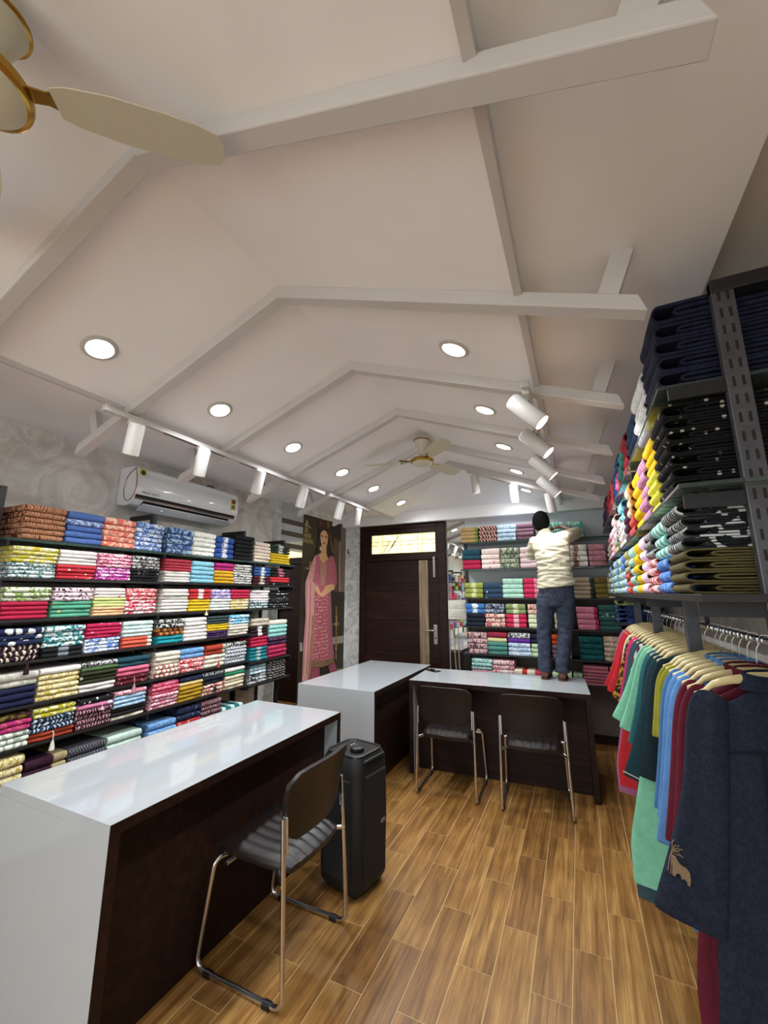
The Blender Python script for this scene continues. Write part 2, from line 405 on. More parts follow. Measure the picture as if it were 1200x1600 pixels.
for j, y in enumerate((1.045, 1.80, 2.57, 3.35, 4.05, 4.86)):
    downlight(-2.03, y, 'lit round downlight, %s from the viewer on left slope of vault' % ORD[j], DOWN_W * (0.45 if j == 5 else 1))
for j, y in enumerate((1.82, 2.58, 3.34, 4.11, 4.95)):
    downlight(-0.465, y, 'lit round downlight, %s from the viewer on right slope of vault' % ORD[j], DOWN_W * (0.45 if j == 4 else 1))

def rail(name, a, b, label, slots):
    t = thing(name, label, 'light track', a)
    a, b = Vector(a), Vector(b); d = (b - a).normalized(); L = (b - a).length
    side = d.cross(Vector((0, 0, 1))).normalized(); u = side.cross(d)
    c = (a + b) / 2
    ob('channel', MB().obox(c, d, side, u, L / 2, 0.017, 0.016), lamp_white, t, bevel=0.002)
    for p0, p1 in slots:
        m = a + d * (p0 + p1) / 2 - u * 0.0165
        ob('slot', MB().obox(m, d, side, u, (p1 - p0) / 2, 0.006, 0.001), pm('track_slot', '161412', 0.5), t)
    for e in (a, b):
        ob('end_cap', MB().obox(e, d, side, u, 0.014, 0.019, 0.018), lamp_white, t, bevel=0.002)
def head(p, d, length, label, power, rad=0.043, lit=True, drop=0.075, off=(0, 0, 0)):
    """a cylinder spotlight hanging from track point p, shining along d"""
    t = thing('track_spotlight', label, 'spotlight', p, 0, 'cylinder spotlights on the tracks')
    p, d = Vector(p), Vector(d).normalized(); o = Vector(off)
    ob('adapter', MB().box(p.x - 0.016, p.x + 0.016, p.y - 0.045, p.y + 0.045, p.z - 0.028, p.z), lamp_white, t, bevel=0.003)
    c = p + Vector((0, 0, -drop)) + o + d * length * 0.18
    ob('stem', MB().cyl(p + Vector((0, 0, -0.02)), c - d * 0.01, 0.009, n=10), lamp_white, t, smooth=50)
    a, b = c - d * length * 0.5, c + d * length * 0.5
    fr = frame_path([a, b]); q = Matrix((fr[0][2], fr[0][3], fr[0][1])).transposed()
    ob('body', MB().lathe([(0.02, 0), (rad - 0.004, 0.001), (rad, 0.006), (rad, length - 0.004), (rad - 0.004, length), (rad - 0.006, length - 0.006), (0.02, length - 0.012)], 24, a, m=q), lamp_white, t, smooth=40)
    ob('lens', MB().lathe([(rad - 0.006, length - 0.009), (rad - 0.006, length - 0.005), (0.01, length - 0.004)], 24, a, m=q), dim_lens if lit else pm('lens_off', 'cfcac0', 0.3), t, smooth=40)
    if power: spot(t, b + d * 0.006 - p, d, power, 75)
TZ = 2.607
for j, y in enumerate((0.27, -0.5, -1.27)):  # unseen downlights added as fill for the near ceiling and counter ends
    for x, sd in ((-2.03, 'left'), (-0.465, 'right')): downlight(x, y, 'added fill downlight behind the viewer, %s one on %s slope' % (ORD[j], sd), DOWN_W * 0.5)

rail('light_track', (-2.28, 1.25, TZ), (-2.28, 3.40, TZ), 'long white light track over the left fabric rack', [(0.35, 0.85), (1.0, 1.35), (1.55, 1.95)])
rail('light_track', (-2.26, 3.50, TZ), (-2.26, 4.36, TZ), 'short white light track near the poster and door', [(0.05, 0.15), (0.3, 0.62)])
for j, y in enumerate((1.42, 1.90, 2.46, 3.05, 3.72, 4.12)):
    head((-2.27, y, TZ - 0.014), (-0.32, 0.10 if j < 5 else 0.3, -0.9), 0.19, 'white cylinder spotlight on left track, %s from the viewer' % ORD[j], SPOT_W)
rail('light_track', (-0.155, 1.96, TZ), (-0.155, 4.32, TZ), 'white light track along right edge of the vault', [(0.1, 0.4), (0.6, 0.9), (1.1, 1.4), (1.6, 1.9)])
for j, y in enumerate((2.02, 2.50, 3.02, 3.62)):
    head((-0.155, y, TZ - 0.014), (0.66, -0.02 if j < 2 else 0.12, -0.72), 0.2, 'white cylinder spotlight on right track, %s from the viewer' % ORD[j], SPOT_W * 1.15, off=(-0.03, 0, 0))
yb = 4.335
rail('light_track', (-1.0, yb, vz(-1.0) - 0.078), (-0.12, yb, vz(-0.12) - 0.078), 'white light track sloping along the last rafter', [(0.25, 0.5)])
for j, x in enumerate((-0.93, -0.53, -0.19)):
    head((x, yb, vz(x) - 0.09), (0.03 + 0.1 * (j == 2), 0.22, -0.95), 0.2, 'white cylinder spotlight on sloping rear track, %s from the ridge' % ORD[j], SPOT_W * 0.9)

# ------------------------------------------------------------------ ceiling fans
fan_cream = pm('fan_enamel', 'c4c0aa', 0.4)
fan_gold = pm('fan_gold_trim', 'b08a3e', 0.22, metal=1.0)
def fan(y, zc, angles, label, tilt):
    z0 = RZ - 0.062 + 0.02
    t = thing('ceiling_fan', label, 'ceiling fan', (RX, y, zc), 0, 'cream ceiling fans under the ridge')
    c = Vector((RX, y, zc))
    ob('rod', MB().cyl((RX, y, zc + 0.03), (RX, y, RZ - 0.005), 0.011, n=12), fan_cream, t, smooth=50)
    ob('canopy', MB().lathe([(0.012, -0.145), (0.03, -0.14), (0.04, -0.09), (0.062, -0.03), (0.072, 0.0), (0.06, 0.006), (0.012, 0.006)], 28, (RX, y, zc + 0.2)), fan_cream, t, smooth=40)
    ob('canopy_rim', MB().lathe([(0.07, -0.004), (0.078, 0.0), (0.078, 0.006), (0.066, 0.008)], 28, (RX, y, zc + 0.2)), fan_gold, t, smooth=40)
    mo = ob('motor', MB().lathe([(0.02, -0.045), (0.055, -0.042), (0.085, -0.03), (0.1, -0.008), (0.1, 0.012), (0.085, 0.03), (0.05, 0.04), (0.015, 0.042)], 36, c), fan_cream, t, smooth=40)
    ob('gold_band', MB().lathe([(0.098, -0.016), (0.107, -0.01), (0.109, 0.0), (0.107, 0.012), (0.098, 0.018)], 36, c), fan_gold, mo, smooth=40)
    for a in angles:
        d = Vector((math.cos(a), math.sin(a), 0)); s = Vector((-d.y, d.x, 0))
        def P(r, w, dz): return c + d * r + s * w + Vector((0, 0, dz))
        m = MB(); rings = []
        for r, w in ((0.16, 0.04), (0.2, 0.055), (0.3, 0.068), (0.42, 0.068), (0.5, 0.062), (0.545, 0.05), (0.56, 0.03)):
            rings.append([P(r, -w, -w * tilt), P(r, w, w * tilt), P(r, w, w * tilt + 0.004), P(r, -w, -w * tilt + 0.004)])
        m.loft(rings)
        bl = ob('blade', m, fan_cream, t, smooth=30)
        ob('blade_bracket', MB().loft([[P(0.085, -0.02, 0.004), P(0.085, 0.02, 0.004), P(0.085, 0.02, 0.01), P(0.085, -0.02, 0.01)],
             [P(0.14, -0.016, 0.006), P(0.14, 0.016, 0.008), P(0.14, 0.016, 0.013), P(0.14, -0.016, 0.011)],
             [P(0.21, -0.038, 0.0), P(0.21, 0.038, 0.012), P(0.21, 0.038, 0.018), P(0.21, -0.038, 0.006)]]), fan_gold, bl)
fan(3.44, 2.81, (math.radians(190), math.radians(310), math.radians(70)), 'cream ceiling fan under the ridge in mid room', -0.22)
fan(0.276, 2.82, (math.radians(42), math.radians(162), math.radians(282)), 'gold-trimmed ceiling fan close overhead, cut by the frame', 0.2)

# ------------------------------------------------------------------ counters
white_lam = pm('white_gloss_laminate', 'acb0b3', 0.08, coat=0.4)
back_lam = pm('taupe_laminate', '62574f', 0.45)
def counter(label, cx, cy, rz, hx, hy, H, front, name='shop_counter'):
    """waterfall counter; front = the side ('x+' or 'y-') with the dark recessed panel"""
    t = thing(name, label, 'counter', (cx, cy, 0), rz, 'white topped shop counters')
    M = t.matrix_basis.copy(); M = Matrix.Translation((cx, cy, 0)) @ Matrix.Rotation(rz, 4, 'Z')
    def B(n, mat, x0, x1, y0, y1, z0, z1, bev=0.0015):
        m = MB().box(x0, x1, y0, y1, z0, z1); o = ob(n, m, mat); o.parent = t
        if bev:
            q = o.modifiers.new('bevel', 'BEVEL'); q.width = bev; q.segments = 2
        return o
    T = 0.04
    if front == 'x+':
        top = B('worktop', white_lam, -hx, hx - 0.003, -hy, hy, H - T, H)
        B('edge_band', dark_wood, hx - 0.003, hx, -hy, hy, H - T, H - 0.001, 0)
        for s in (-1, 1):
            y0, y1 = (-hy, -hy + T) if s < 0 else (hy - T, hy)
            e = B('end_panel', white_lam, -hx, hx - 0.003, y0, y1, 0, H - T)
            e2 = B('edge_band', dark_wood, hx - 0.003, hx, y0, y1, 0, H - T, 0)
        B('front_panel', dark_wood, hx - 0.12, hx - 0.1, -hy + T, hy - T, 0.0, H - T)
        B('back_panel', back_lam, -hx + 0.12, -hx + 0.14, -hy + T, hy - T, 0.0, H - T)
    else:
        B('worktop', white_lam, -hx, hx, -hy + 0.003, hy, H - T, H)
        B('edge_band', dark_wood, -hx, hx, -hy, -hy + 0.003, H - T, H - 0.001, 0)
        for s in (-1, 1):
            x0, x1 = (-hx, -hx + T) if s < 0 else (hx - T, hx)
            B('end_panel', white_lam if s < 0 else dark_wood, x0, x1, -hy + 0.003, hy, 0, H - T)
            B('edge_band', dark_wood, x0, x1, -hy, -hy + 0.003, 0, H - T, 0)
        B('front_panel', dark_wood, -hx + T, hx - T, -hy + 0.15, -hy + 0.17, 0.0, H - T)
        B('back_panel', back_lam, -hx + T, hx - T, hy - 0.14, hy - 0.12, 0.0, H - T)
    return t
counter('long white counter nearest the viewer beside the fabric rack', -1.935, 1.845, 0, 0.375, 0.78, 0.8, 'x+')
mid_counter = counter('white counter in front of the poster and wooden door', -2.0, 3.985, 0, 0.39, 0.73, 0.8, 'x+')
counter('white topped counter with the man standing on it', -0.775, 4.21, math.radians(3.0), 0.775, 0.345, 0.8, 'y-')

[c for c in mid_counter.children if c.name.startswith('end_panel')][1].data.materials[0] = back_lam   # its far end is faced in taupe

# phone lying on the rear counter
t = thing('smartphone', 'black phone lying where the two rear counters meet', 'phone', (-1.47, 4.36, 0.8012), math.radians(-35))
o = ob('case', MB().box(-0.085, 0.085, -0.042, 0.042, 0, 0.009), pm('phone_black', '0d0d0e', 0.3)); o.parent = t
q = o.modifiers.new('bevel', 'BEVEL'); q.width = 0.006; q.segments = 3
o = ob('screen', MB().box(-0.078, 0.078, -0.037, 0.037, 0.009, 0.0095), pm('phone_glass', '050506', 0.05, coat=1)); o.parent = t

# ------------------------------------------------------------------ chairs
leather = pm('brown_black_leather', '1d1715', 0.34, bump=0.12, bscale=260, spec=0.5)
foot_rubber = pm('black_plastic', '0b0b0c', 0.5)
def make_chair(label):
    t = thing('visitor_chair', label, 'chair', (0, 0, 0), 0, 'chrome sled chairs at the counters')
    for s in (-1, 1):
        x = s * 0.245
        path = fillet([(s * 0.237, -0.205, 0.665), (x, -0.245, 0.012), (x, 0.225, 0.012), (s * 0.232, 0.17, 0.424), (s * 0.15, 0.15, 0.424), (s * 0.15, -0.15, 0.424)], 0.055, 6)
        fr = ob('side_frame', MB().tube(path, 0.011, 10), chrome, t, smooth=50)
        for y in (-0.17, 0.15):
            ob('foot_cap', MB().box(x - 0.014, x + 0.014, y - 0.02, y + 0.02, 0, 0.02), foot_rubber, fr, bevel=0.003)
        ob('bracket', MB().obox((s * 0.226, -0.213, 0.6), (1, 0, 0), (0, 1, 0), (0, 0.06, 1), 0.005, 0.012, 0.07), chrome, t, bevel=0.003)
        ob('seat_clip', MB().cyl((s * 0.245, -0.225, 0.425), (s * 0.185, -0.15, 0.43), 0.012, n=10), chrome, t, smooth=50)
    ob('crossbar', MB().cyl((-0.235, 0.1, 0.425), (0.235, 0.1, 0.425), 0.01, n=10), chrome, t, smooth=50)
    # padded seat with stitched channels running front to back
    m = MB(); nx, ny = 37, 12
    top, bot = [], []
    for j in range(ny):
        v = -1 + 2 * j / (ny - 1); rt_, rb = [], []
        for i in range(nx):
            u = -1 + 2 * i / (nx - 1)
            hw = 0.205 * (1 - 0.10 * max(0, -v) ** 3) ; x = u * hw; y = v * 0.2 - 0.02 - (0.02 * (1 - u * u) if v < -0.99 else 0)
            e = max(abs(u) ** 6, abs(v) ** 8); puff = 0.011 * abs(math.sin((u + 1) * 3.5 * PI)) ** 0.6
            rt_.append((x, y, 0.482 - 0.022 * e + puff * (1 - 0.6 * e) + 0.012 * (v > 0) * v)); rb.append((x * 0.97, y * 0.98, 0.435))
        top.append(rt_); bot.append(rb)
    for j in range(ny):
        for i in range(nx): m.v.append(top[j][i])
    for j in range(ny):
        for i in range(nx): m.v.append(bot[j][i])
    N = nx * ny
    for j in range(ny - 1):
        for i in range(nx - 1):
            a = j * nx + i; m.f += [(a, a + 1, a + nx + 1, a + nx), (N + a, N + a + nx, N + a + nx + 1, N + a + 1)]
    edge = [(0, i) for i in range(nx)] + [(j, nx - 1) for j in range(1, ny)] + [(ny - 1, i) for i in range(nx - 2, -1, -1)] + [(j, 0) for j in range(ny - 2, 0, -1)]
    for (j0, i0), (j1, i1) in zip(edge, edge[1:] + edge[:1]):
        a, b = j0 * nx + i0, j1 * nx + i1; m.f.append((a, N + a, N + b, b))
    ob('seat', m, leather, t, smooth=60)
    # curved backrest
    m = MB(); nu, nv = 15, 13; rings = []
    def bp(u, v, side):
        z = 0.545 + v * 0.30
        hw = 0.20 + 0.035 * min(1, v * 1.6)
        c = max(0.0, (v - 0.78) / 0.22); b_ = max(0.0, (0.18 - v) / 0.18)
        hw *= (1 - c ** 2.2 * 0.16) * (1 - b_ ** 2 * 0.28)
        x = u * hw; y = -0.215 - 0.05 * v - 0.05 * max(0, v - 0.55) ** 1.5 + 0.75 * x * x + side * 0.013
        return (x, y, z - 0.012 * abs(u) ** 4 * (v > 0.9))
    for j in range(nv):
        v = j / (nv - 1)
        rings.append([bp(-1 + 2 * i / (nu - 1), v, -1) for i in range(nu)] + [bp(1 - 2 * i / (nu - 1), v, 1) for i in range(nu)])
    m.loft(rings)
    ob('backrest', m, leather, t, smooth=60, bevel=0.004)
    return t
c1 = make_chair('dark leather chair pulled up to the nearest counter')
c1.location = (-1.42, 1.825, 0); c1.rotation_euler = (0, 0, math.radians(90))
dup(c1, (-1.10, 3.725, 0), math.radians(2), 'dark leather chair at rear counter, left one of the pair')
dup(c1, (-0.43, 3.745, 0), math.radians(5), 'dark leather chair at rear counter, right one nearer the garments')

# ------------------------------------------------------------------ party speaker
spk = pm('speaker_shell', '131313', 0.55, bump=0.1, bscale=400)
grille = pm('speaker_grille', '0c0c0d', 0.7, bump=0.4, bscale=900)
t = thing('party_speaker', 'tall black portable party speaker on the floor behind the chair', 'speaker', (-1.30, 2.36, 0), math.radians(-10))
def rr(hx, hy, r, n=5, z=0.0):
    out = []
    for cx, cy, a0 in ((hx - r, hy - r, 0), (-hx + r, hy - r, 90), (-hx + r, -hy + r, 180), (hx - r, -hy + r, 270)):
        for k in range(n + 1):
            a = math.radians(a0 + 90 * k / n); out.append((cx + r * math.cos(a), cy + r * math.sin(a), z))
    return out
def par(o, p=None): o.parent = p or t; return o
par(ob('cabinet', MB().loft([rr(0.125, 0.12, 0.05, z=0.012), rr(0.15, 0.145, 0.06, z=0.05), rr(0.156, 0.15, 0.06, z=0.35), rr(0.152, 0.147, 0.06, z=0.6), rr(0.145, 0.142, 0.058, z=0.655), rr(0.135, 0.132, 0.055, z=0.68)]), spk, smooth=40))
par(ob('front_grille', MB().loft([[(0.151, y, z) for y, z in ((-0.1, 0.07), (0.1, 0.07), (0.1, 0.6), (-0.1, 0.6))], [(0.162, y, z) for y, z in ((-0.092, 0.08), (0.092, 0.08), (0.092, 0.59), (-0.092, 0.59))]]), grille, bevel=0.004))
par(ob('side_grille', MB().loft([[(x, -0.146, z) for x, z in ((-0.1, 0.08), (0.1, 0.08), (0.1, 0.58), (-0.1, 0.58))], [(x, -0.156, z) for x, z in ((-0.09, 0.09), (0.09, 0.09), (0.09, 0.57), (-0.09, 0.57))]]), grille, bevel=0.004))
tp = par(ob('control_panel', MB().loft([rr(0.13, 0.127, 0.05, z=0.68), rr(0.128, 0.125, 0.05, z=0.695), rr(0.118, 0.115, 0.045, z=0.697), rr(0.112, 0.109, 0.04, z=0.688)]), pm('speaker_top', '1c1c1d', 0.35), smooth=40))
par(ob('volume_knob', MB().lathe([(0.0, 0.688), (0.04, 0.688), (0.042, 0.692), (0.04, 0.708), (0.036, 0.711), (0.0, 0.711)], 24, (0.035, -0.02, 0)), foot_rubber, smooth=40), tp)
par(ob('orange_button', MB().box(-0.095, -0.05, -0.03, 0.0, 0.688, 0.6925), pm('button_orange', 'e0592a', 0.4), bevel=0.002), tp)  # plain orange button, its own colour
for k in range(4): par(ob('button', MB().lathe([(0.007, 0.687), (0.007, 0.6915), (0.004, 0.692)], 10, (-0.05 + 0.022 * (k % 2), 0.03 + 0.022 * (k // 2), 0)), pm('button_grey', '8d8d8d', 0.4)), tp)
par(ob('carry_handle', MB().tube(fillet([(0.13, -0.09, 0.655), (0.153, -0.09, 0.672), (0.153, 0.09, 0.672), (0.13, 0.09, 0.655)], 0.02), 0.009, 8), spk, smooth=50))
par(ob('badge', MB().box(0.162, 0.1635, 0.045, 0.085, 0.318, 0.338), pm('badge_grey', '6a6a6a', 0.4)))
for x, y in ((-.09, -.09), (.09, -.09), (-.09, .09), (.09, .09)): par(ob('foot', MB().cyl((x, y, 0), (x, y, 0.014), 0.018, n=12), foot_rubber))

# ------------------------------------------------------------------ air conditioner
ac_w = pm('ac_white', 'dfe3e6', 0.14, coat=0.6)
rosegold = pm('rose_gold_trim', 'b88a78', 0.25, metal=1.0)
dark_gap = pm('dark_slot', '17120f', 0.6)
A0, A1 = 1.985, 3.06
t = thing('air_conditioner', 'white split air conditioner on the wall above the fabric rack', 'air conditioner', (XL, (A0 + A1) / 2, 2.3))
prof = [(XL + 0.002, 2.30), (XL + 0.10, 2.285), (XL + 0.155, 2.295), (XL + 0.205, 2.345), (XL + 0.222, 2.40), (XL + 0.225, 2.5), (XL + 0.21, 2.58), (XL + 0.18, 2.603), (XL + 0.002, 2.605)]
ob('casing', MB().prism(prof, lambda x, z: (x, A0, z), lambda x, z: (x, A1, z)), ac_w, t, smooth=30, bevel=0.004)
ob('front_stripe', MB().prism([(XL + 0.2055, 2.348), (XL + 0.2135, 2.372), (XL + 0.2155, 2.371), (XL + 0.2075, 2.347)], lambda x, z: (x, A0 + 0.01, z), lambda x, z: (x, A1 - 0.03, z)), dark_gap, t)
ob('front_stripe', MB().prism([(XL + 0.201, 2.338), (XL + 0.2055, 2.346), (XL + 0.2075, 2.345), (XL + 0.203, 2.337)], lambda x, z: (x, A0 + 0.01, z), lambda x, z: (x, A1 - 0.03, z)), rosegold, t)
ob('end_trim', MB().tube(fillet([(XL + 0.2, A0 - 0.001, 2.585), (XL + 0.226, A0 - 0.001, 2.5), (XL + 0.222, A0 - 0.001, 2.40), (XL + 0.19, A0 - 0.001, 2.335), (XL + 0.11, A0 - 0.001, 2.315), (XL + 0.07, A0 - 0.001, 2.40), (XL + 0.1, A0 - 0.001, 2.53), (XL + 0.2, A0 - 0.001, 2.585)], 0.05, 4), 0.004, 6), rosegold, t, smooth=50)
ob('air_outlet', MB().obox((XL + 0.181, (A0 + A1) / 2, 2.3125), (0.7, 0, 0.7), (0, 1, 0), (0.7, 0, -0.7), 0.024, (A1 - A0) / 2 - 0.09, 0.004), dark_gap, t)
ob('flap', MB().obox((XL + 0.172, (A0 + A1) / 2, 2.283), (0.86, 0, 0.5), (0, 1, 0), (0.5, 0, -0.86), 0.045, (A1 - A0) / 2 - 0.08, 0.004), ac_w, t, bevel=0.003)
for k in range(3): ob('flap_arm', MB().box(XL + 0.165, XL + 0.185, A0 + 0.26 + 0.27 * k, A0 + 0.272 + 0.27 * k, 2.275, 2.318), ac_w, t)
st = ob('round_sticker', MB().box(XL + 0.216, XL + 0.2195, A0 + 0.02, A0 + 0.075, 2.525, 2.58), pm('sticker_yellow', 'c9c24c', 0.6), t)
ob('sticker_disc', MB().lathe([(0.019, 0), (0.019, 0.002), (0.001, 0.002)], 18, (XL + 0.219, A0 + 0.047, 2.552), m=Matrix.Rotation(PI / 2, 3, 'Y')), pm('sticker_green', '2b3b22', 0.6), st)
st = ob('energy_label', MB().box(XL + 0.219, XL + 0.2285, A1 - 0.1, A1 - 0.04, 2.42, 2.53), pm('label_yellow', 'cfc97e', 0.6), t)
ob('label_star', MB().lathe([(0.024, 0), (0.024, 0.002), (0.001, 0.002)], 16, (XL + 0.228, A1 - 0.07, 2.505), m=Matrix.Rotation(PI / 2, 3, 'Y')), pm('label_red', '7c3a26', 0.6), st)
ob('label_print', MB().box(XL + 0.2285, XL + 0.2295, A1 - 0.09, A1 - 0.05, 2.435, 2.47), pm('label_dark', '6d6a30', 0.6), st)
TX = Matrix(((0, 0, 1, 0), (1, 0, 0, 0), (0, 1, 0, 0), (0, 0, 0, 1)))
text('ac_lettering', 'HEAVY DUTY', 0.026, Matrix.Translation((XL + 0.2215, A0 + 0.05, 2.386)) @ TX, pm('print_dark', '2a2a2c', 0.6), t)
tag(ob('cable', MB().tube(fillet([(XL + 0.006, 2.78, 2.60), (XL + 0.05, 2.80, 2.655), (XL + 0.05, 2.90, 2.655), (XL + 0.006, 2.93, 2.60)], 0.05), 0.006, 8), foot_rubber, smooth=50), 'black cable looping over the air conditioner', 'cable')

# ------------------------------------------------------------------ measured positions (metres)
LEFT=[
 (1.911,[(1.212, 1.432, '6tanp'), (1.432, 1.655, '1denim 1denimw 3denim'), (1.655, 1.881, '5coral'), (1.881, 2.133, '6bluew'), (2.133, 2.375, '5bleaf'), (2.375, 2.609, '5whited'), (2.609, 2.826, '4royal'), (2.834, 3.085, '6black'), (3.121, 3.358, '6creamr'), (3.368, 3.688, '3dgreen 4yellow')]),
 (1.688,[(1.182, 1.414, '4yelp 4whteal'), (1.417, 1.643, '4whitel 4redm'), (1.643, 1.881, '4magw 4purpw'), (1.881, 2.116, '4bwp 4blackd'), (2.143, 2.381, '4rose 4whitel'), (2.381, 2.618, '5sky'), (2.618, 2.847, '2magenta 4mustard'), (2.847, 3.096, '8bwspot'), (3.14, 3.386, '3bluem 3maroonc'), (3.386, 3.704, '3blackpink 2red 1blackd')]),
 (1.457,[(1.171, 1.409, '3greenleaf 4crimson'), (1.419, 1.65, '3pinkbw 4greenm'), (1.654, 1.864, '3pinkwh 3palegreen 3peach'), (1.864, 2.096, '3redw 4whred'), (2.122, 2.381, '7whitel'), (2.381, 2.6, '3redbar 4yellow'), (2.6, 2.831, '3lavender 4whiteg'), (2.831, 3.065, '3crimson 4yelwh'), (3.108, 3.375, '4whpink 3whteal'), (3.384, 3.709, '7bwdot')]),
 (1.229,[(1.199, 1.402, '3navyfl 3plumvine'), (1.405, 1.631, '4tealfl 2blackbar'), (1.634, 1.862, '4crimfl 4bluewp'), (1.871, 2.097, '4aqua 3coralb'), (2.118, 2.365, '2blackfl 2brown 2tealg'), (2.365, 2.59, '6whitel'), (2.59, 2.831, '3slate 3yellow 3purple'), (2.831, 3.077, '3skyw 4creamd')]),
 (0.989,[(1.229, 1.411, '2stone 3navyp'), (1.411, 1.637, '1whitel 5yelcream'), (1.637, 1.867, '1bwp 1green 3oliveb 2whitel'), (1.867, 2.096, '2dteal 2pink 2maroonp'), (2.096, 2.357, '3cream 3creamr2'), (2.357, 2.59, '2blued 3redw'), (2.59, 2.817, '2rustg 3creamd'), (2.817, 3.066, '1blackfl 5greycheck')]),
 (0.772,[(1.255, 1.411, '1olivp 2magentaf 3whitefl'), (1.411, 1.641, '2oliveyel 3navypr 2rust'), (1.641, 1.865, '1blackd 1pinkf 4maroonz'), (1.865, 2.103, '1pinkwh2 3lblue 2blackp 1cream'), (2.103, 2.37, '3pinkred 4pinkwh2'), (2.37, 2.593, '1navyd 1creamy 4ochre'), (2.593, 2.824, '1blackw 2navyk 3whrust'), (2.824, 3.061, '1whitel 1greenb 4creamfl')]),
 (0.55,[(1.283, 1.407, '3yelcream 1tealfl'), (1.41, 1.629, '3plumgold'), (1.629, 1.857, '3blackchk'), (1.857, 2.102, '3mint'), (2.102, 2.373, '3blued'), (2.373, 2.598, '2navyd 2redbr'), (2.598, 2.818, '5maroonz'), (2.818, 3.058, '2tealw')]),
]
LEFT2= [(0.966, 3.143, 3.396, 0.4, '2taupe 3brownm 3crimson 4tealm'), (0.984, 3.401, 3.698, 0.37, '1creamd 3aquap 2plumd 3crimsond'), (0.758, 3.161, 3.395, 0.2, '1aquag 2lbluew 3whblk'), (0.765, 3.41, 3.704, 0.2, '7greyzig')]
BACK=[
 (2.232,[(-1.307, -1.085, '4olivetan'), (-1.077, -0.855, '4zigpink'), (-0.855, -0.627, '4skyfl'), (-0.627, -0.422, '4mauve'), (-0.319, -0.105, '3turqp'), (-0.072, 0.108, '3turqp')]),
 (1.9,[(-1.299, -1.069, '2dteal 2crimson'), (-1.061, -0.833, '4pinkcoral'), (-0.833, -0.606, '4sagefl'), (-0.606, -0.408, '4pinkcirc'), (-0.388, -0.157, '4stone'), (-0.118, 0.121, '4whcirc'), (0.127, 0.312, '4rosep')]),
 (1.55,[(-1.282, -1.053, '3olivem'), (-1.046, -0.825, '3slatem'), (-0.825, -0.584, '4mintg'), (-0.584, -0.394, '4pinkredm'), (-0.381, -0.157, '4taupe'), (-0.052, 0.152, '5tanstr'), (0.158, 0.361, '4olivecr')]),
 (1.215,[(-1.282, -1.046, '2bluemot 3navyk'), (-1.046, -0.81, '2navymot 3redcream'), (-0.803, -0.57, '2sagem 3redpinkm'), (-0.556, -0.36, '2redcream 3greencr'), (-0.278, -0.157, '2whitel 3greencr'), (-0.046, 0.171, '4pinkm'), (0.171, 0.385, '5tealheart')]),
 (0.9,[(-1.266, -1.03, '4pinkblk'), (-1.03, -0.803, '1maroonp2 1yelfl 3seagreen'), (-0.796, -0.542, '1bwp 1violet 3bluewfl'), (-0.542, -0.36, '2navyk 3palegr'), (-0.326, -0.124, '2orange 3mauve'), (-0.046, 0.189, '4tealdots'), (0.189, 0.397, '5tanfl')]),
 (0.645,[(-1.234, -0.984, '3tealprint 2rosep'), (-0.984, -0.737, '4rosewh'), (-0.744, -0.513, '2redpanel'), (-0.52, -0.36, '2crimpink'), (-0.346, -0.144, '2palegr'), (-0.131, -0.033, '2sage'), (-0.033, 0.214, '6dustyrose'), (0.22, 0.409, '4sagegreen')]),
]
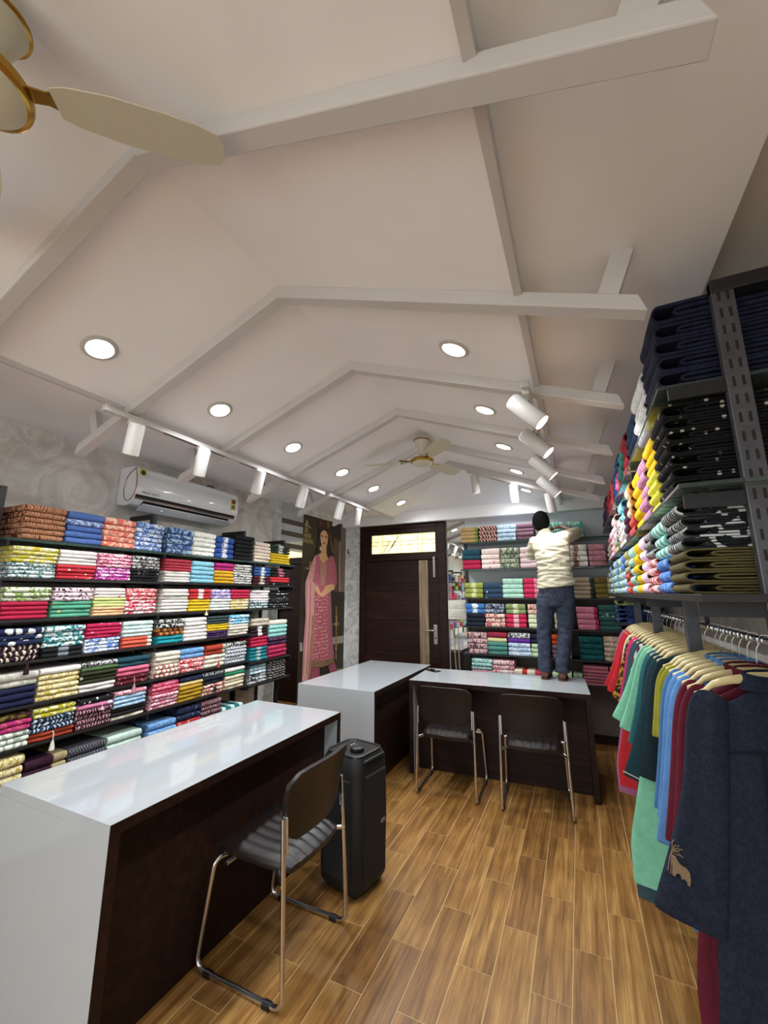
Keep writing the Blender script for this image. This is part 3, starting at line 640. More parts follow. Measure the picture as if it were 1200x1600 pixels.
POSTER={
 'hair':[(4.634, 2.479), (4.709, 2.515), (4.8, 2.521), (4.876, 2.476), (4.918, 2.384), (4.962, 2.27), (5.011, 2.155), (4.999, 2.057), (4.983, 1.96), (4.92, 1.993), (4.862, 2.084), (4.829, 2.212), (4.701, 2.185), (4.629, 2.136), (4.569, 2.11), (4.615, 2.205), (4.631, 2.349)],
 'hairlight':[(4.876, 2.476), (4.914, 2.451), (4.973, 2.323), (5.02, 2.2), (5.011, 2.155), (4.962, 2.27), (4.918, 2.384)],
 'face':[(4.673, 2.412), (4.706, 2.453), (4.763, 2.474), (4.824, 2.454), (4.857, 2.407), (4.856, 2.332), (4.839, 2.272), (4.789, 2.226), (4.743, 2.229), (4.703, 2.264), (4.674, 2.333)],
 'neck':[(4.707, 2.258), (4.834, 2.256), (4.839, 2.155), (4.882, 2.085), (4.775, 2.005), (4.689, 2.053), (4.648, 2.124), (4.703, 2.15)],
 'lips':[(4.733, 2.296), (4.765, 2.306), (4.799, 2.295), (4.77, 2.271)],
 'eyea':[(4.684, 2.385), (4.715, 2.399), (4.739, 2.384), (4.71, 2.37)],
 'eyeb':[(4.781, 2.379), (4.807, 2.397), (4.837, 2.382), (4.808, 2.367)],
 'earring':[(4.663, 2.228), (4.679, 2.24), (4.7, 2.199), (4.676, 2.183), (4.653, 2.195)],
 'dress':[(4.534, 2.079), (4.581, 2.114), (4.648, 2.124), (4.689, 2.053), (4.775, 2.005), (4.882, 2.085), (4.915, 2.11), (4.982, 2.137), (5.039, 2.112), (5.088, 2.011), (5.124, 1.848), (5.123, 1.744), (5.099, 1.707), (4.987, 1.741), (4.976, 1.64), (5.004, 1.384), (5.054, 0.977), (5.104, 0.74), (5.089, 0.722), (4.806, 0.737), (4.559, 0.767), (4.556, 1.024), (4.585, 1.337), (4.566, 1.661)],
 'dupatta':[(4.534, 2.079), (4.587, 2.111), (4.582, 1.979), (4.549, 1.833), (4.536, 1.758), (4.591, 1.726), (4.579, 1.676), (4.568, 1.552), (4.581, 1.337), (4.585, 1.096), (4.552, 0.768), (4.535, 0.523), (4.371, 0.553), (4.374, 0.97), (4.395, 1.331), (4.369, 1.629), (4.365, 1.741), (4.394, 1.801), (4.46, 1.938)],
 'border':[(4.533, 1.309), (4.581, 1.337), (4.585, 1.096), (4.552, 0.768), (4.535, 0.523), (4.481, 0.533), (4.499, 0.783), (4.53, 1.13)],
 'hem':[(4.559, 0.767), (4.806, 0.737), (5.092, 0.729), (5.115, 0.663), (4.811, 0.646), (4.553, 0.692)],
 'trousera':[(4.55, 0.689), (4.754, 0.657), (4.769, 0.507), (4.567, 0.518)],
 'trouserb':[(4.956, 0.643), (5.131, 0.661), (5.191, 0.544), (5.021, 0.533)],
 'yoke':[(4.69, 2.035), (4.775, 2.002), (4.858, 2.04), (4.846, 1.874), (4.816, 1.716), (4.727, 1.708), (4.699, 1.867)],
 'arm':[(5.07, 1.721), (4.987, 1.738), (4.803, 1.702), (4.814, 1.679), (4.738, 1.603), (4.708, 1.622), (4.646, 1.709), (4.578, 1.692), (4.609, 1.63), (4.711, 1.567), (4.784, 1.559), (4.893, 1.607), (4.976, 1.641), (5.07, 1.666)],
 'lamp':[(5.124, 1.426), (5.153, 1.425), (5.154, 1.321), (5.179, 1.278), (5.169, 1.245), (5.176, 1.204), (5.233, 1.175), (5.165, 1.153), (5.165, 1.081), (5.187, 0.834), (5.164, 0.812), (5.184, 0.705), (5.153, 0.693), (5.139, 0.727), (5.151, 0.814), (5.131, 0.84), (5.139, 1.083), (5.133, 1.155), (5.036, 1.183), (5.134, 1.206), (5.119, 1.289), (5.135, 1.322)],
 'band':[(5.053, 1.005), (5.354, 1.005), (5.358, 0.902), (5.062, 0.912)],
 'bandl':[(4.31, 1.016), (4.353, 1.008), (4.374, 0.909), (4.311, 0.906)],
 'curtain':[(5.04, 2.399), (5.231, 2.376), (5.261, 1.627), (5.061, 1.626)],
 'curtainlight':[(5.187, 2.355), (5.224, 2.351), (5.253, 1.634), (5.209, 1.634)],
 'wallpart':[(5.229, 2.612), (5.376, 2.61), (5.373, 1.627), (5.268, 1.627)],
 'garlanda':[(4.633, 2.613), (4.729, 2.614), (4.721, 2.528), (4.658, 2.504)],
 'garlandb':[(4.836, 2.609), (4.904, 2.609), (4.902, 2.51), (4.847, 2.525)],
 'flowers':[(5.111, 0.573), (5.337, 0.558), (5.347, 0.528), (5.176, 0.531)],
 'lf1':[(4.363, 2.565), (4.395, 2.521), (4.37, 2.458), (4.344, 2.513)],
 'lf2':[(4.31, 2.504), (4.351, 2.487), (4.364, 2.458), (4.335, 2.467)],
 'lf3':[(4.438, 2.5), (4.398, 2.48), (4.376, 2.456), (4.41, 2.471)],
 'lf4':[(4.421, 2.476), (4.47, 2.462), (4.464, 2.451), (4.41, 2.466)],
 'sq':[(4.478, 2.027), (4.497, 2.015), (4.445, 1.91), (4.37, 1.926), (4.375, 1.936), (4.438, 1.923)],
}

# ------------------------------------------------------------------ door with lit fanlight
D0, D1, DT = -2.905, -1.59, 2.6
fy = YB - 0.07
d = tag(ob('door_1', MB().box(-2.82, -1.70, YB - 0.045, YB, 0.004, 2.065), dark_wood), 'dark brown wooden door with a pale vertical strip', None, None, 'structure')
for x0, x1, z0, z1 in ((D0, -2.82, 0, DT), (-1.70, D1, 0, DT), (-2.82, -1.70, 2.52, DT), (-2.82, -1.70, 2.065, 2.13)):
    ob('frame', MB().box(x0, x1, fy, YB, z0, z1), dark_wood, d, bevel=0.006)
ob('architrave', MB().box(D0 + 0.03, D0 + 0.04, fy - 0.008, fy, 0, DT - 0.03), dark_wood, d)
zs = [0.01, 0.42, 0.83, 1.24, 1.65, 2.06]
for a, b in zip(zs, zs[1:]): ob('door_board', MB().box(-2.815, -1.982, YB - 0.054, YB - 0.045, a + 0.003, b - 0.003), dark_wood, d, bevel=0.002)
ob('lock_board', MB().box(-1.85, -1.705, YB - 0.054, YB - 0.045, 0.013, 2.057), dark_wood, d, bevel=0.002)
pale_strip = wood_mat('pale_zebra_strip', '75695a', '94866f', 'b3a68c', axis=2, rough=0.4)
ob('pale_strip', MB().box(-1.98, -1.852, YB - 0.057, YB - 0.045, 0.013, 2.057), pale_strip, d)
steel = pm('brushed_steel', 'a8a39c', 0.35, metal=1.0)
h = ob('handle_plate', MB().box(-1.785, -1.735, YB - 0.06, YB - 0.054, 0.95, 1.2), steel, d, bevel=0.004)
ob('lever', MB().tube(fillet([(-1.76, YB - 0.06, 1.125), (-1.76, YB - 0.105, 1.125), (-1.885, YB - 0.105, 1.125)], 0.02), 0.009, 10), chrome, h, smooth=50)
ob('keyhole', MB().cyl((-1.76, YB - 0.06, 1.03), (-1.76, YB - 0.066, 1.03), 0.012, n=12), dark_gap, h)
bo = ob('tower_bolt', MB().box(-1.772, -1.742, YB - 0.072, YB - 0.054, 1.82, 2.1), steel, d, bevel=0.003)
ob('bolt_knob', MB().cyl((-1.757, YB - 0.072, 1.87), (-1.757, YB - 0.095, 1.87), 0.008, n=10), steel, bo)
w = tag(ob('window_1', MB().box(-2.82, -1.70, YB - 0.03, YB - 0.02, 2.13, 2.52), dark_wood), 'backlit yellow fanlight window over the door', None, None, 'structure')
for x0, x1, z0, z1 in ((-2.82, -2.72, 2.13, 2.52), (-1.735, -1.70, 2.13, 2.52), (-2.72, -1.735, 2.445, 2.52), (-2.72, -1.735, 2.13, 2.17)):
    ob('sash', MB().box(x0, x1, YB - 0.06, YB - 0.02, z0, z1), dark_wood, w, bevel=0.003)
glow = NT('stained_glass'); tc_ = glow.n('ShaderNodeTexCoord'); oi_ = glow.n('ShaderNodeObjectInfo')
nz = glow.n('ShaderNodeTexNoise', Scale=7.0, Detail=3.0); glow.l(tc_.outputs['Object'], nz.inputs['Vector'])
gc = glow.ramp(nz.outputs[0], [(0.3, lin('e8c88a')), (0.55, lin('f4e6a4')), (0.8, lin('fff6cf'))])
glow.l(gc, glow.b.inputs['Base Color']); glow.l(gc, glow.b.inputs['Emission Color']); glow.b.inputs['Emission Strength'].default_value = 0.95; glow.b.inputs['Roughness'].default_value = 0.2
glow = glow.m
lead = pm('lead_came', '4a3a22', 0.5)
cx = [-2.72, -2.605, -2.55, -2.315, -2.255, -2.0, -1.93, -1.735]
for i, (a, b) in enumerate(zip(cx, cx[1:])):
    rows = [2.17, 2.445] if i % 2 else [2.17, 2.29, 2.345, 2.445]
    for z0, z1 in zip(rows, rows[1:]): ob('pane', MB().box(a + 0.004, b - 0.004, YB - 0.036, YB - 0.03, z0 + 0.004, z1 - 0.004), glow, w)
for x, z in ((-2.53, 2.19), (-2.45, 2.19), (-2.40, 2.25)):
    ob('came', MB().obox((x + 0.05, YB - 0.038, z + 0.08), (0.55, 0, 0.83), (0, 1, 0), (-0.83, 0, 0.55), 0.1, 0.002, 0.004), lead, w)

# ------------------------------------------------------------------ mirrors
mir = pm('mirror_silver', 'e8ecea', 0.015, metal=1.0)
t = thing('wall_mirror', 'tall narrow mirror between the door and rear shelves', 'mirror', (-1.46, YB, 0))
ob('glass', MB().box(-1.575, -1.335, YB - 0.012, YB - 0.002, 0.05, 2.58), mir, t)
ob('edge_strip', MB().box(-1.59, -1.575, YB - 0.02, YB, 0.05, 2.58), pm('grey_edge', '8f8f8a', 0.4), t)
# raised panel on the left wall: striped top, mirror below, poster beside it
PX = -3.17
pn = tag(ob('wall_panel', MB().box(XL, PX, 3.86, YB, 0, ZC), marble), 'raised pale panel of the left wall carrying the poster', None, None, 'structure')
strip_w = pm('brown_batten', '4a4039', 0.5)
for z in (2.50, 2.355, 2.205):
    ob('batten', MB().box(PX, PX + 0.012, 3.865, 4.283, z - 0.058, z), strip_w, pn, bevel=0.002)
for z0, z1 in ((2.50, 2.695), (2.355, 2.442), (2.205, 2.297), (2.118, 2.147)):
    ob('white_band', MB().box(PX, PX + 0.008, 3.865, 4.283, z0 + 0.002, z1), white_lam, pn)
t = thing('wall_mirror', 'narrow mirror under brown battens beside the poster', 'mirror', (PX, 4.07, 0))
ob('glass', MB().box(PX + 0.001, PX + 0.008, 3.87, 4.283, 0.02, 2.115), mir, t)

# ------------------------------------------------------------------ poster
t = thing('fashion_poster', 'tall printed poster of a woman in a pink embroidered dress', 'poster', (PX, 4.83, 0.35))
def sheet(name, poly, mat, layer):
    x0 = PX + 0.003 + layer * 0.0007
    return ob(name, MB().prism(poly, lambda y, z: (x0, y, z), lambda y, z: (x0 + 0.0006, y, z)), mat, t)
def pr(n, c, **k): return pm('print_' + n, c, 0.55, **k)
sheet('backing', [(4.288, 0.3), (5.375, 0.3), (5.375, 2.63), (4.288, 2.625)], pr('brown', '33291f', var=0.35, vscale=2.5), 0)
P = POSTER
dot = fabric('b96672', 'd9a6a0', 'specks', 34.0)
for lay, (k, nm, m) in enumerate((('wallpart', 'printed_wall', pr('greybrown', '7d6d62', var=0.2, vscale=4)), ('curtain', 'printed_curtain', pr('mid', '5d4a3c', var=0.25, vscale=5)), ('curtainlight', 'printed_curtain', pr('edge', 'b08a66')),
        ('garlanda', 'printed_garland', pr('red', '6e2630', var=0.3, vscale=20)), ('garlandb', 'printed_garland', pr('orange', '8f5420', var=0.3, vscale=20)),
        ('band', 'printed_step', pr('step', '9b9288')), ('bandl', 'printed_step', pr('step', '9b9288')), ('lamp', 'printed_lamp', pr('brass', '9a7a3c', var=0.35, vscale=30)), ('flowers', 'printed_flowers', pr('petal', '8a7a30', var=0.4, vscale=40)),
        ('trousera', 'printed_trouser', pr('trouser', '9c4f5c', var=0.15)), ('trouserb', 'printed_trouser', pr('trouser', '9c4f5c', var=0.15)),
        ('hair', 'printed_hair', pr('hair', '1f1611', var=0.3, vscale=12)), ('hairlight', 'printed_hair', pr('hairlit', '8a5a34', var=0.3, vscale=20)), ('neck', 'printed_neck', pr('skin2', 'd3a272')),
        ('dress', 'printed_dress', dot), ('yoke', 'printed_yoke', fabric('c09a7a', 'a86a70', 'print', 60.0)), ('hem', 'printed_hem', fabric('9a7a5c', '6a4a3c', 'print', 70.0)),
        ('arm', 'printed_hands', pr('skin', 'dca97c')), ('dupatta', 'printed_scarf', fabric('c07a7c', 'd09a92', 'stripe', 5.0)), ('border', 'printed_border', fabric('b08a64', '8a5a50', 'print', 80.0)),
        ('face', 'printed_face', pr('skin3', 'd9a984')), ('lips', 'printed_lips', pr('lip', '8d4038')), ('eyea', 'printed_eye', pr('eye', '2a1a14')), ('eyeb', 'printed_eye', pr('eye', '2a1a14')), ('earring', 'printed_earring', pr('pearl', 'd8cdb0')))):
    sheet(nm, P[k], m, 1 + lay)
def mixp(a, b, t): return [(p[0] + (q[0] - p[0]) * t, p[1] + (q[1] - p[1]) * t) for p, q in zip(a, b)]
sheet('printed_dress_shade', [(4.90, 1.64), (4.975, 1.64), (5.0, 1.384), (5.05, 0.977), (5.085, 0.75), (4.98, 0.745), (4.94, 1.1)], fabric('8f4a58', 'a86470', 'stripe', 6.0), 15.4)
sheet('printed_dress_panel', [(4.60, 1.62), (4.885, 1.62), (4.925, 1.1), (4.965, 0.745), (4.60, 0.768), (4.60, 1.1), (4.61, 1.34)], fabric('b05a68', 'e2b49c', 'dots', 22.0), 15.4)
sheet('printed_sleeve_fold', [(5.02, 2.1), (5.07, 2.02), (5.10, 1.85), (5.08, 1.78), (5.05, 1.9)], pr('fold', 'a85a66'), 15.4)
for k in range(3): sheet('printed_scarf_fold', [(4.385 + 0.045 * k, 1.72), (4.40 + 0.045 * k, 1.74), (4.415 + 0.04 * k, 1.3), (4.395 + 0.035 * k, 0.62), (4.38 + 0.035 * k, 0.62), (4.40 + 0.04 * k, 1.3)], pr('scarf%d' % k, ('a8606a', 'd8a4a0', '9c5560')[k]), 19.4)
sheet('printed_hair', [(4.635, 2.44), (4.69, 2.48), (4.68, 2.33), (4.665, 2.2), (4.64, 2.13), (4.585, 2.115), (4.61, 2.22), (4.62, 2.33)], pr('hair', '1f1611'), 12.4)
gold = pr('gold', 'b3a468')
for k in ('lf1', 'lf2', 'lf3', 'lf4', 'sq'): sheet('printed_emblem', P[k], gold, 2)
for body, y, z, s in (('SRI', 4.317, 2.392, 0.085), ('ARINI', 4.303, 2.322, 0.088), ('SHIONS', 4.29, 2.252, 0.088)):
    text('lettering', body, s, Matrix.Translation((PX + 0.0055, y, z)) @ TX @ Matrix.Diagonal((0.75, 1, 1, 1)), gold, t)

# small black hook on the marble strip, switchboard and its wires
tag(ob('wall_hook', MB().tube(fillet([(-3.12, YB - 0.01, 2.20), (-3.12, YB - 0.05, 2.21), (-3.12, YB - 0.06, 2.24), (-3.12, YB - 0.04, 2.26)], 0.02), 0.007, 8), foot_rubber, smooth=50), 'small black hook on the pale strip beside the poster', 'hook')
t = thing('switchboard', 'cream electrical switchboard mounted over the narrow mirror', 'switchboard', (-1.46, YB - 0.012, 1.28))
sw = pm('switch_cream', 'cfcbbb', 0.45)
ob('box', MB().box(-1.58, -1.335, YB - 0.06, YB - 0.012, 1.275, 1.515), sw, t, bevel=0.006)
ob('plate', MB().box(-1.555, -1.355, YB - 0.068, YB - 0.06, 1.31, 1.49), sw, t, bevel=0.003)
for z in (1.36, 1.44):
    ob('socket', MB().cyl((-1.515, YB - 0.068, z), (-1.515, YB - 0.078, z), 0.02, n=16), sw, t, bevel=0.002)
    for k in range(4): ob('switch', MB().obox((-1.475 + 0.026 * k, YB - 0.071, z), (1, 0, 0), (0, 1, 0.15), (0, -0.15, 1), 0.009, 0.005, 0.022), pm('switch_face', 'dedacb', 0.35), t, bevel=0.001)
for k, (x, dx) in enumerate(((-1.52, 0.045), (-1.47, 0.03))):
    tag(ob('hanging_wire', MB().tube(fillet([(x, YB - 0.04, 1.278), (x + 0.003, YB - 0.03, 1.0), (x + 0.006, YB - 0.03, 0.75), (x + dx, YB - 0.03, 0.3), (x + dx, YB - 0.03, 0.06)], 0.2), 0.0035, 6), pm('wire_cream', 'b9ad95', 0.5), smooth=50),
        'thin cream wire hanging below the switchboard, ' + ('left one' if k == 0 else 'right one'), 'wire')

# ------------------------------------------------------------------ folded cloth: styles (description | colours | pattern | scale)
STY = {k: v.split('|') for k, v in {
'tanp': 'tan maroon-paisley|b98a66|6a2c28|vine|70', 'denim': 'denim blue|4c68a4||plain|40', 'denimw': 'denim blue white-patterned|4c68a4|b9c8e2|print|60', 'coral': 'coral peach-printed|d8705e|e8c2ac|print|34',
'bluew': 'blue white-printed|4d77bd|dfe6ec|print|38', 'bleaf': 'blue leaf-printed|3f5a96|a9c6dc|print|22', 'whited': 'white sprigged|e6e6de|7fa89a|specks|40', 'royal': 'royal blue white-motif|2f4f96|d9dde6|motif|60',
'black': 'black|17171a|2a2a2e|specks|60', 'creamr': 'cream red-spotted|e3d6c6|b23a34|specks|60', 'dgreen': 'dark green white-motif|2c3a2c|c8ccc0|motif|70', 'yellow': 'yellow|d8b628||plain|40',
'yelp': 'yellow grey-printed|c6b72e|d6d6be|print|30', 'whteal': 'white teal-leaf|d5dedb|33626a|print|44', 'whitel': 'white|e2ded8||plain|40', 'redm': 'red cream-motif|bf3440|e8cabb|specks|22',
'magw': 'magenta white-printed|b8225e|f0dfe4|print|50', 'purpw': 'purple white-printed|a8308c|ead0e4|print|28', 'bwp': 'black white-printed|16161a|e6e6e4|print|60', 'blackd': 'black white-dotted|17171b|d9d9d9|specks|26',
'rose': 'rose red|b03c4c|c86a74|specks|50', 'sky': 'sky blue|84bcd0|a9d3de|specks|40', 'magenta': 'magenta|ae2a72||plain|40', 'mustard': 'mustard|c99c28||plain|40', 'bwspot': 'white black-spotted|e2e0dc|1c161a|print|52',
'bluem': 'blue white-motif|33558c|d6e0ea|motif|50', 'maroonc': 'maroon cream-motif|4a1e2a|d8cdbc|motif|60', 'blackpink': 'black pink-motif|1d191b|b56a80|motif|60', 'red': 'red|c4303c||plain|40',
'greenleaf': 'white green-leaf|dfe3d3|7d9a4a|print|30', 'crimson': 'crimson|b02246||plain|40', 'pinkbw': 'pink black-printed|e6d0d6|3a2a38|floral|60', 'greenm': 'green multicolour|57a184|d8b36a|specks|18',
'pinkwh': 'white pink-printed|ece2de|c84a78|specks|16', 'palegreen': 'pale lime|cbd68e||plain|40', 'peach': 'peach yellow|e6c692|e9a98a|print|20', 'redw': 'red white-printed|d02a36|efdcda|print|56', 'whred': 'white red-printed|ecdcda|c62c48|print|24',
'redbar': 'red white-barred|c0323a|e8dcd8|bar|40', 'lavender': 'lavender white-printed|8a76b6|e6e0ec|print|34', 'whiteg': 'white pale-green sprigged|dfe4dc|8fb3a2|specks|30', 'yelwh': 'yellow white-printed|d6b84c|ece6d6|print|36', 'whpink': 'white pink-dotted|efe4e6|d0447c|specks|44',
'bwdot': 'black white-dotted|15151a|dcdcdc|dots|34', 'navyfl': 'navy white-floral|1c2444|e2e4e4|floral|26', 'plumvine': 'plum vine-printed|2c1424|d9cbb4|vine|26', 'tealfl': 'teal white-floral|1f7a7e|dfe8e6|print|28', 'blackbar': 'black grey-barred|17181e|7f868e|bar|40',
'crimfl': 'crimson floral|b82450|e6c2c6|specks|22', 'bluewp': 'white blue-printed|e2e6ea|4d7ac0|print|30', 'aqua': 'pale aqua|bcdad6|e2ece8|print|26', 'coralb': 'coral cream-edged|cf5c48|e2d2c4|ends|40', 'blackfl': 'black white-floral|131316|cfcfcb|print|36',
'brown': 'russet brown|6a2e1e|b07a3a|stripe|6', 'tealg': 'teal green-printed|198a96|5cc094|specks|20', 'slate': 'dark slate|344246||plain|40', 'purple': 'purple pink-dotted|3c2452|c08aa4|specks|40', 'skyw': 'sky blue white-printed|5fb0da|e6eef0|print|28', 'creamd': 'cream sprigged|ddd6c6|a89a80|specks|40',
'stone': 'stone grey|b6b4a8|d0cec2|print|20', 'navyp': 'navy|171c3c||plain|40', 'yelcream': 'cream yellow-printed|e0d6ae|b59a42|print|44', 'green': 'olive green|4a6240||plain|40', 'oliveb': 'dark olive white-motif|33361e|d2d0bc|specks|14', 'dteal': 'dark teal|1f4652||plain|40',
'pink': 'pink|d46a86||plain|40', 'maroonp': 'maroon gold-printed|571420|cbb9a4|specks|46', 'cream': 'cream|dcd4c2||plain|40', 'creamr2': 'cream red-sprigged|ded4c4|b0584a|vine|20', 'blued': 'denim light blue|5a8cc4|88aed4|print|70', 'rustg': 'rust and grey|a33a26|b6ae9e|ends|40',
'greycheck': 'white grey-checked|e0e0e2|7c8490|check|60', 'olivp': 'olive dark-printed|6a641e|3a1622|print|20', 'magentaf': 'magenta|a82a68|c05a6a|print|30', 'whitefl': 'white leaf-sprigged|e0e2da|9aae9a|vine|18', 'oliveyel': 'lime yellow white-floral|a9a21a|e0dcb6|print|26', 'navypr': 'navy white-printed|20344e|b9c2ca|vine|34',
'rust': 'rust|a8442a|7a2a20|specks|40', 'pinkf': 'pink white-motif|cf78a0|ecd9e2|specks|12', 'maroonz': 'maroon zigzag|4a1626|b69aa0|vine|44', 'pinkwh2': 'pink white-printed|cf6a86|ecd8da|print|50', 'lblue': 'light blue|8fb6d6|b9d2e2|print|50', 'blackp': 'black|1a1516||plain|40',
'pinkred': 'pink red-printed|d24064|e0889c|print|30', 'navyd': 'navy white-speckled|16203c|8a94a8|specks|60', 'creamy': 'cream yellow|d6bc84||plain|40', 'ochre': 'ochre|b08c24||plain|40', 'blackw': 'black white-zigzag|14151c|d9dde0|vine|40', 'navyk': 'dark navy|161c2a||plain|40', 'whrust': 'white rust-printed|e2d6c6|a83a2a|print|40',
'greenb': 'green|1f7a58||plain|40', 'creamfl': 'cream floral|ddd2b6|a86a3a|specks|34', 'plumgold': 'plum and gold|331426|a4946e|two|40', 'blackchk': 'black grey-checked|1b1b20|6a6a72|check|110', 'mint': 'pale mint|bcd2c6||plain|40', 'redbr': 'red gold-edged|a82a34|c08a5a|specks|20', 'tealw': 'teal white-striped|1f6a6a|b9d6d2|stripe|3',
'taupe': 'taupe|b0a494|c8bfae|print|24', 'brownm': 'dark brown white-motif|2c1a1e|d6d2ce|bar|40', 'tealm': 'teal grey-motif|1b7a86|a4b6b2|motif|60', 'aquap': 'aqua|7fc2bc|a9dad2|print|40', 'plumd': 'plum dotted|3a1a3a|a87a9a|dots|90', 'crimsond': 'crimson dotted|a8244a|c86a80|dots|90', 'aquag': 'aqua grey|7aaab0|a9b6b2|two|40',
'lbluew': 'pale blue|a4c6d4|dce6ea|stripe|5', 'whblk': 'white black-printed|dfe2e2|22262c|print|46', 'greyzig': 'grey zigzag-edged navy|1b1c30|a09a90|zig|14',
'olivetan': 'tan olive-edged|a98c5e|7a8c3a|ends|40', 'zigpink': 'pink black-zigzag|d6a496|1c1a1c|zig|16', 'skyfl': 'light blue floral|9cc0de|dfeaf2|print|40', 'mauve': 'mauve|7d5c6c|a8929c|specks|60', 'turqp': 'turquoise printed|2aa08e|c8dccc|print|34', 'pinkcoral': 'white coral-printed|e8d2cc|d2524a|specks|20',
'sagefl': 'sage floral|5a6e62|cbc9a6|print|36', 'pinkcirc': 'pink red-circled|e6c8cc|c23a56|specks|10', 'whcirc': 'white brown-medallion|e0dcd2|8a5e50|motif|50', 'rosep': 'dusty rose|b4727c|cf9aa0|print|60', 'olivem': 'olive green white-motif|8a9440|c2c890|motif|60', 'slatem': 'slate blue white-motif|2c4258|b9c4cc|specks|18',
'mintg': 'mint green|9ccab6|b6dac8|print|50', 'pinkredm': 'crimson pink-motif|bf2a50|e0909e|two|40', 'tanstr': 'taupe dark-edged|a4927c|2a3a3e|ends|40', 'olivecr': 'olive cream-edged|6e5c2a|c8bfa0|two|40', 'bluemot': 'blue white-motif|3c6ea8|d2dde6|motif|40', 'navymot': 'navy white-printed|1f2a3e|a4acb8|print|44',
'redcream': 'cream red-floral|d9c6b4|a83a48|print|30', 'sagem': 'sage cream-motif|7a8a5a|c4caa2|motif|40', 'redpinkm': 'red pink-barred|bf2a4a|e0a4b0|bar|40', 'greencr': 'cream green-edged|d0d2b0|94a65a|ends|40', 'pinkm': 'pink crimson-edged|cf7e92|a8284a|ends|40', 'tealheart': 'dark green heart-printed|2f5650|a4b2a6|dots|16',
'pinkblk': 'pink black-printed|d0a8a8|3a2a2c|print|48', 'maroonp2': 'maroon|8a2438||plain|40', 'yelfl': 'pale yellow floral|dccf96|b0803a|specks|30', 'seagreen': 'sea green|4c8478||plain|40', 'violet': 'violet|5a2a86||plain|40', 'bluewfl': 'pale blue floral|9cb4d0|dfe4ea|print|44', 'palegr': 'pale green|b6cda4||plain|40',
'orange': 'orange|c8521e||plain|40', 'tealdots': 'dark teal speckled|0c4c4e|4c9a92|specks|60', 'tanfl': 'tan floral|a88a74|cdb9a2|print|36', 'tealprint': 'teal white-printed|5c9a94|c8dcd6|print|50', 'rosewh': 'rose white-printed|b86a74|e2d2d0|print|40', 'redpanel': 'cream red-panelled|d9cdb4|b0302a|bar|40',
'crimpink': 'crimson pink-edged|b83250|e0a4ae|two|40', 'sage': 'sage green|8ea080||plain|40', 'dustyrose': 'dusty rose|a45e6a||plain|40', 'sagegreen': 'grey green|64785a|7e9070|print|70',
'navyplain': 'dark navy|14172c|1c2038|print|30', 'dotwhite': 'white grey-dotted|dcdee0|6a7078|specks|70', 'indigo': 'dark indigo|1c3450|2c4a68|print|40', 'maroon': 'maroon|8c1c30|a83244|print|40', 'tealr': 'teal|2c8078|48a096|print|30', 'blueb': 'bright blue|2c62b4||plain|40', 'coralr': 'coral|d0524c||plain|40', 'hotpink': 'hot pink|d02c74|e6a0bc|print|20',
'blacktrim': 'black white-edged|111113|b9b2a4|specks|34', 'lemon': 'lemon yellow|d8d23c|e0de6a|print|40', 'goldy': 'golden yellow|e2bc14||plain|40', 'mauver': 'mauve pink|b67a9a|c89ab2|print|30', 'bwleaf': 'black white-leaf|191d20|c6cccc|vine|36', 'olive': 'olive khaki|5a5230||plain|40', 'tealwh': 'aqua white-edged|58b4a4|d8e6de|stripe|4', 'blues': 'blue|3c6ec2|7aa0d8|print|30',
'pinkwhr': 'pale pink|e2b8d2|efdce8|print|30', 'redwh': 'red white-leaf|c63a46|ecdad6|print|30', 'multi': 'multicolour|d8b03c|6aa8b0|print|24', 'seamint': 'pale sea green|8cb4a0|c6d6b6|print|30', 'bluewhr': 'light blue printed|6aa0d4|d6e0da|print|30', 'creamor': 'cream orange-edged|e2d4b8|d08a3a|two|40', 'plumr': 'plum|4a1838||plain|40', 'whpinkr': 'white pink-floral|ece4e2|cf3c76|floral|26',
'limeg': 'lime green|9cae3e|c8d27a|print|30', 'navyy': 'navy blue|20305e|3c548a|print|30', 'aquab': 'bright aqua|6ed0dc|a4e2e8|print|30',
}.items()}
def style_mat(k):
    d, a, b, kind, s = STY[k]; return fabric(a, b or None, kind, float(s))

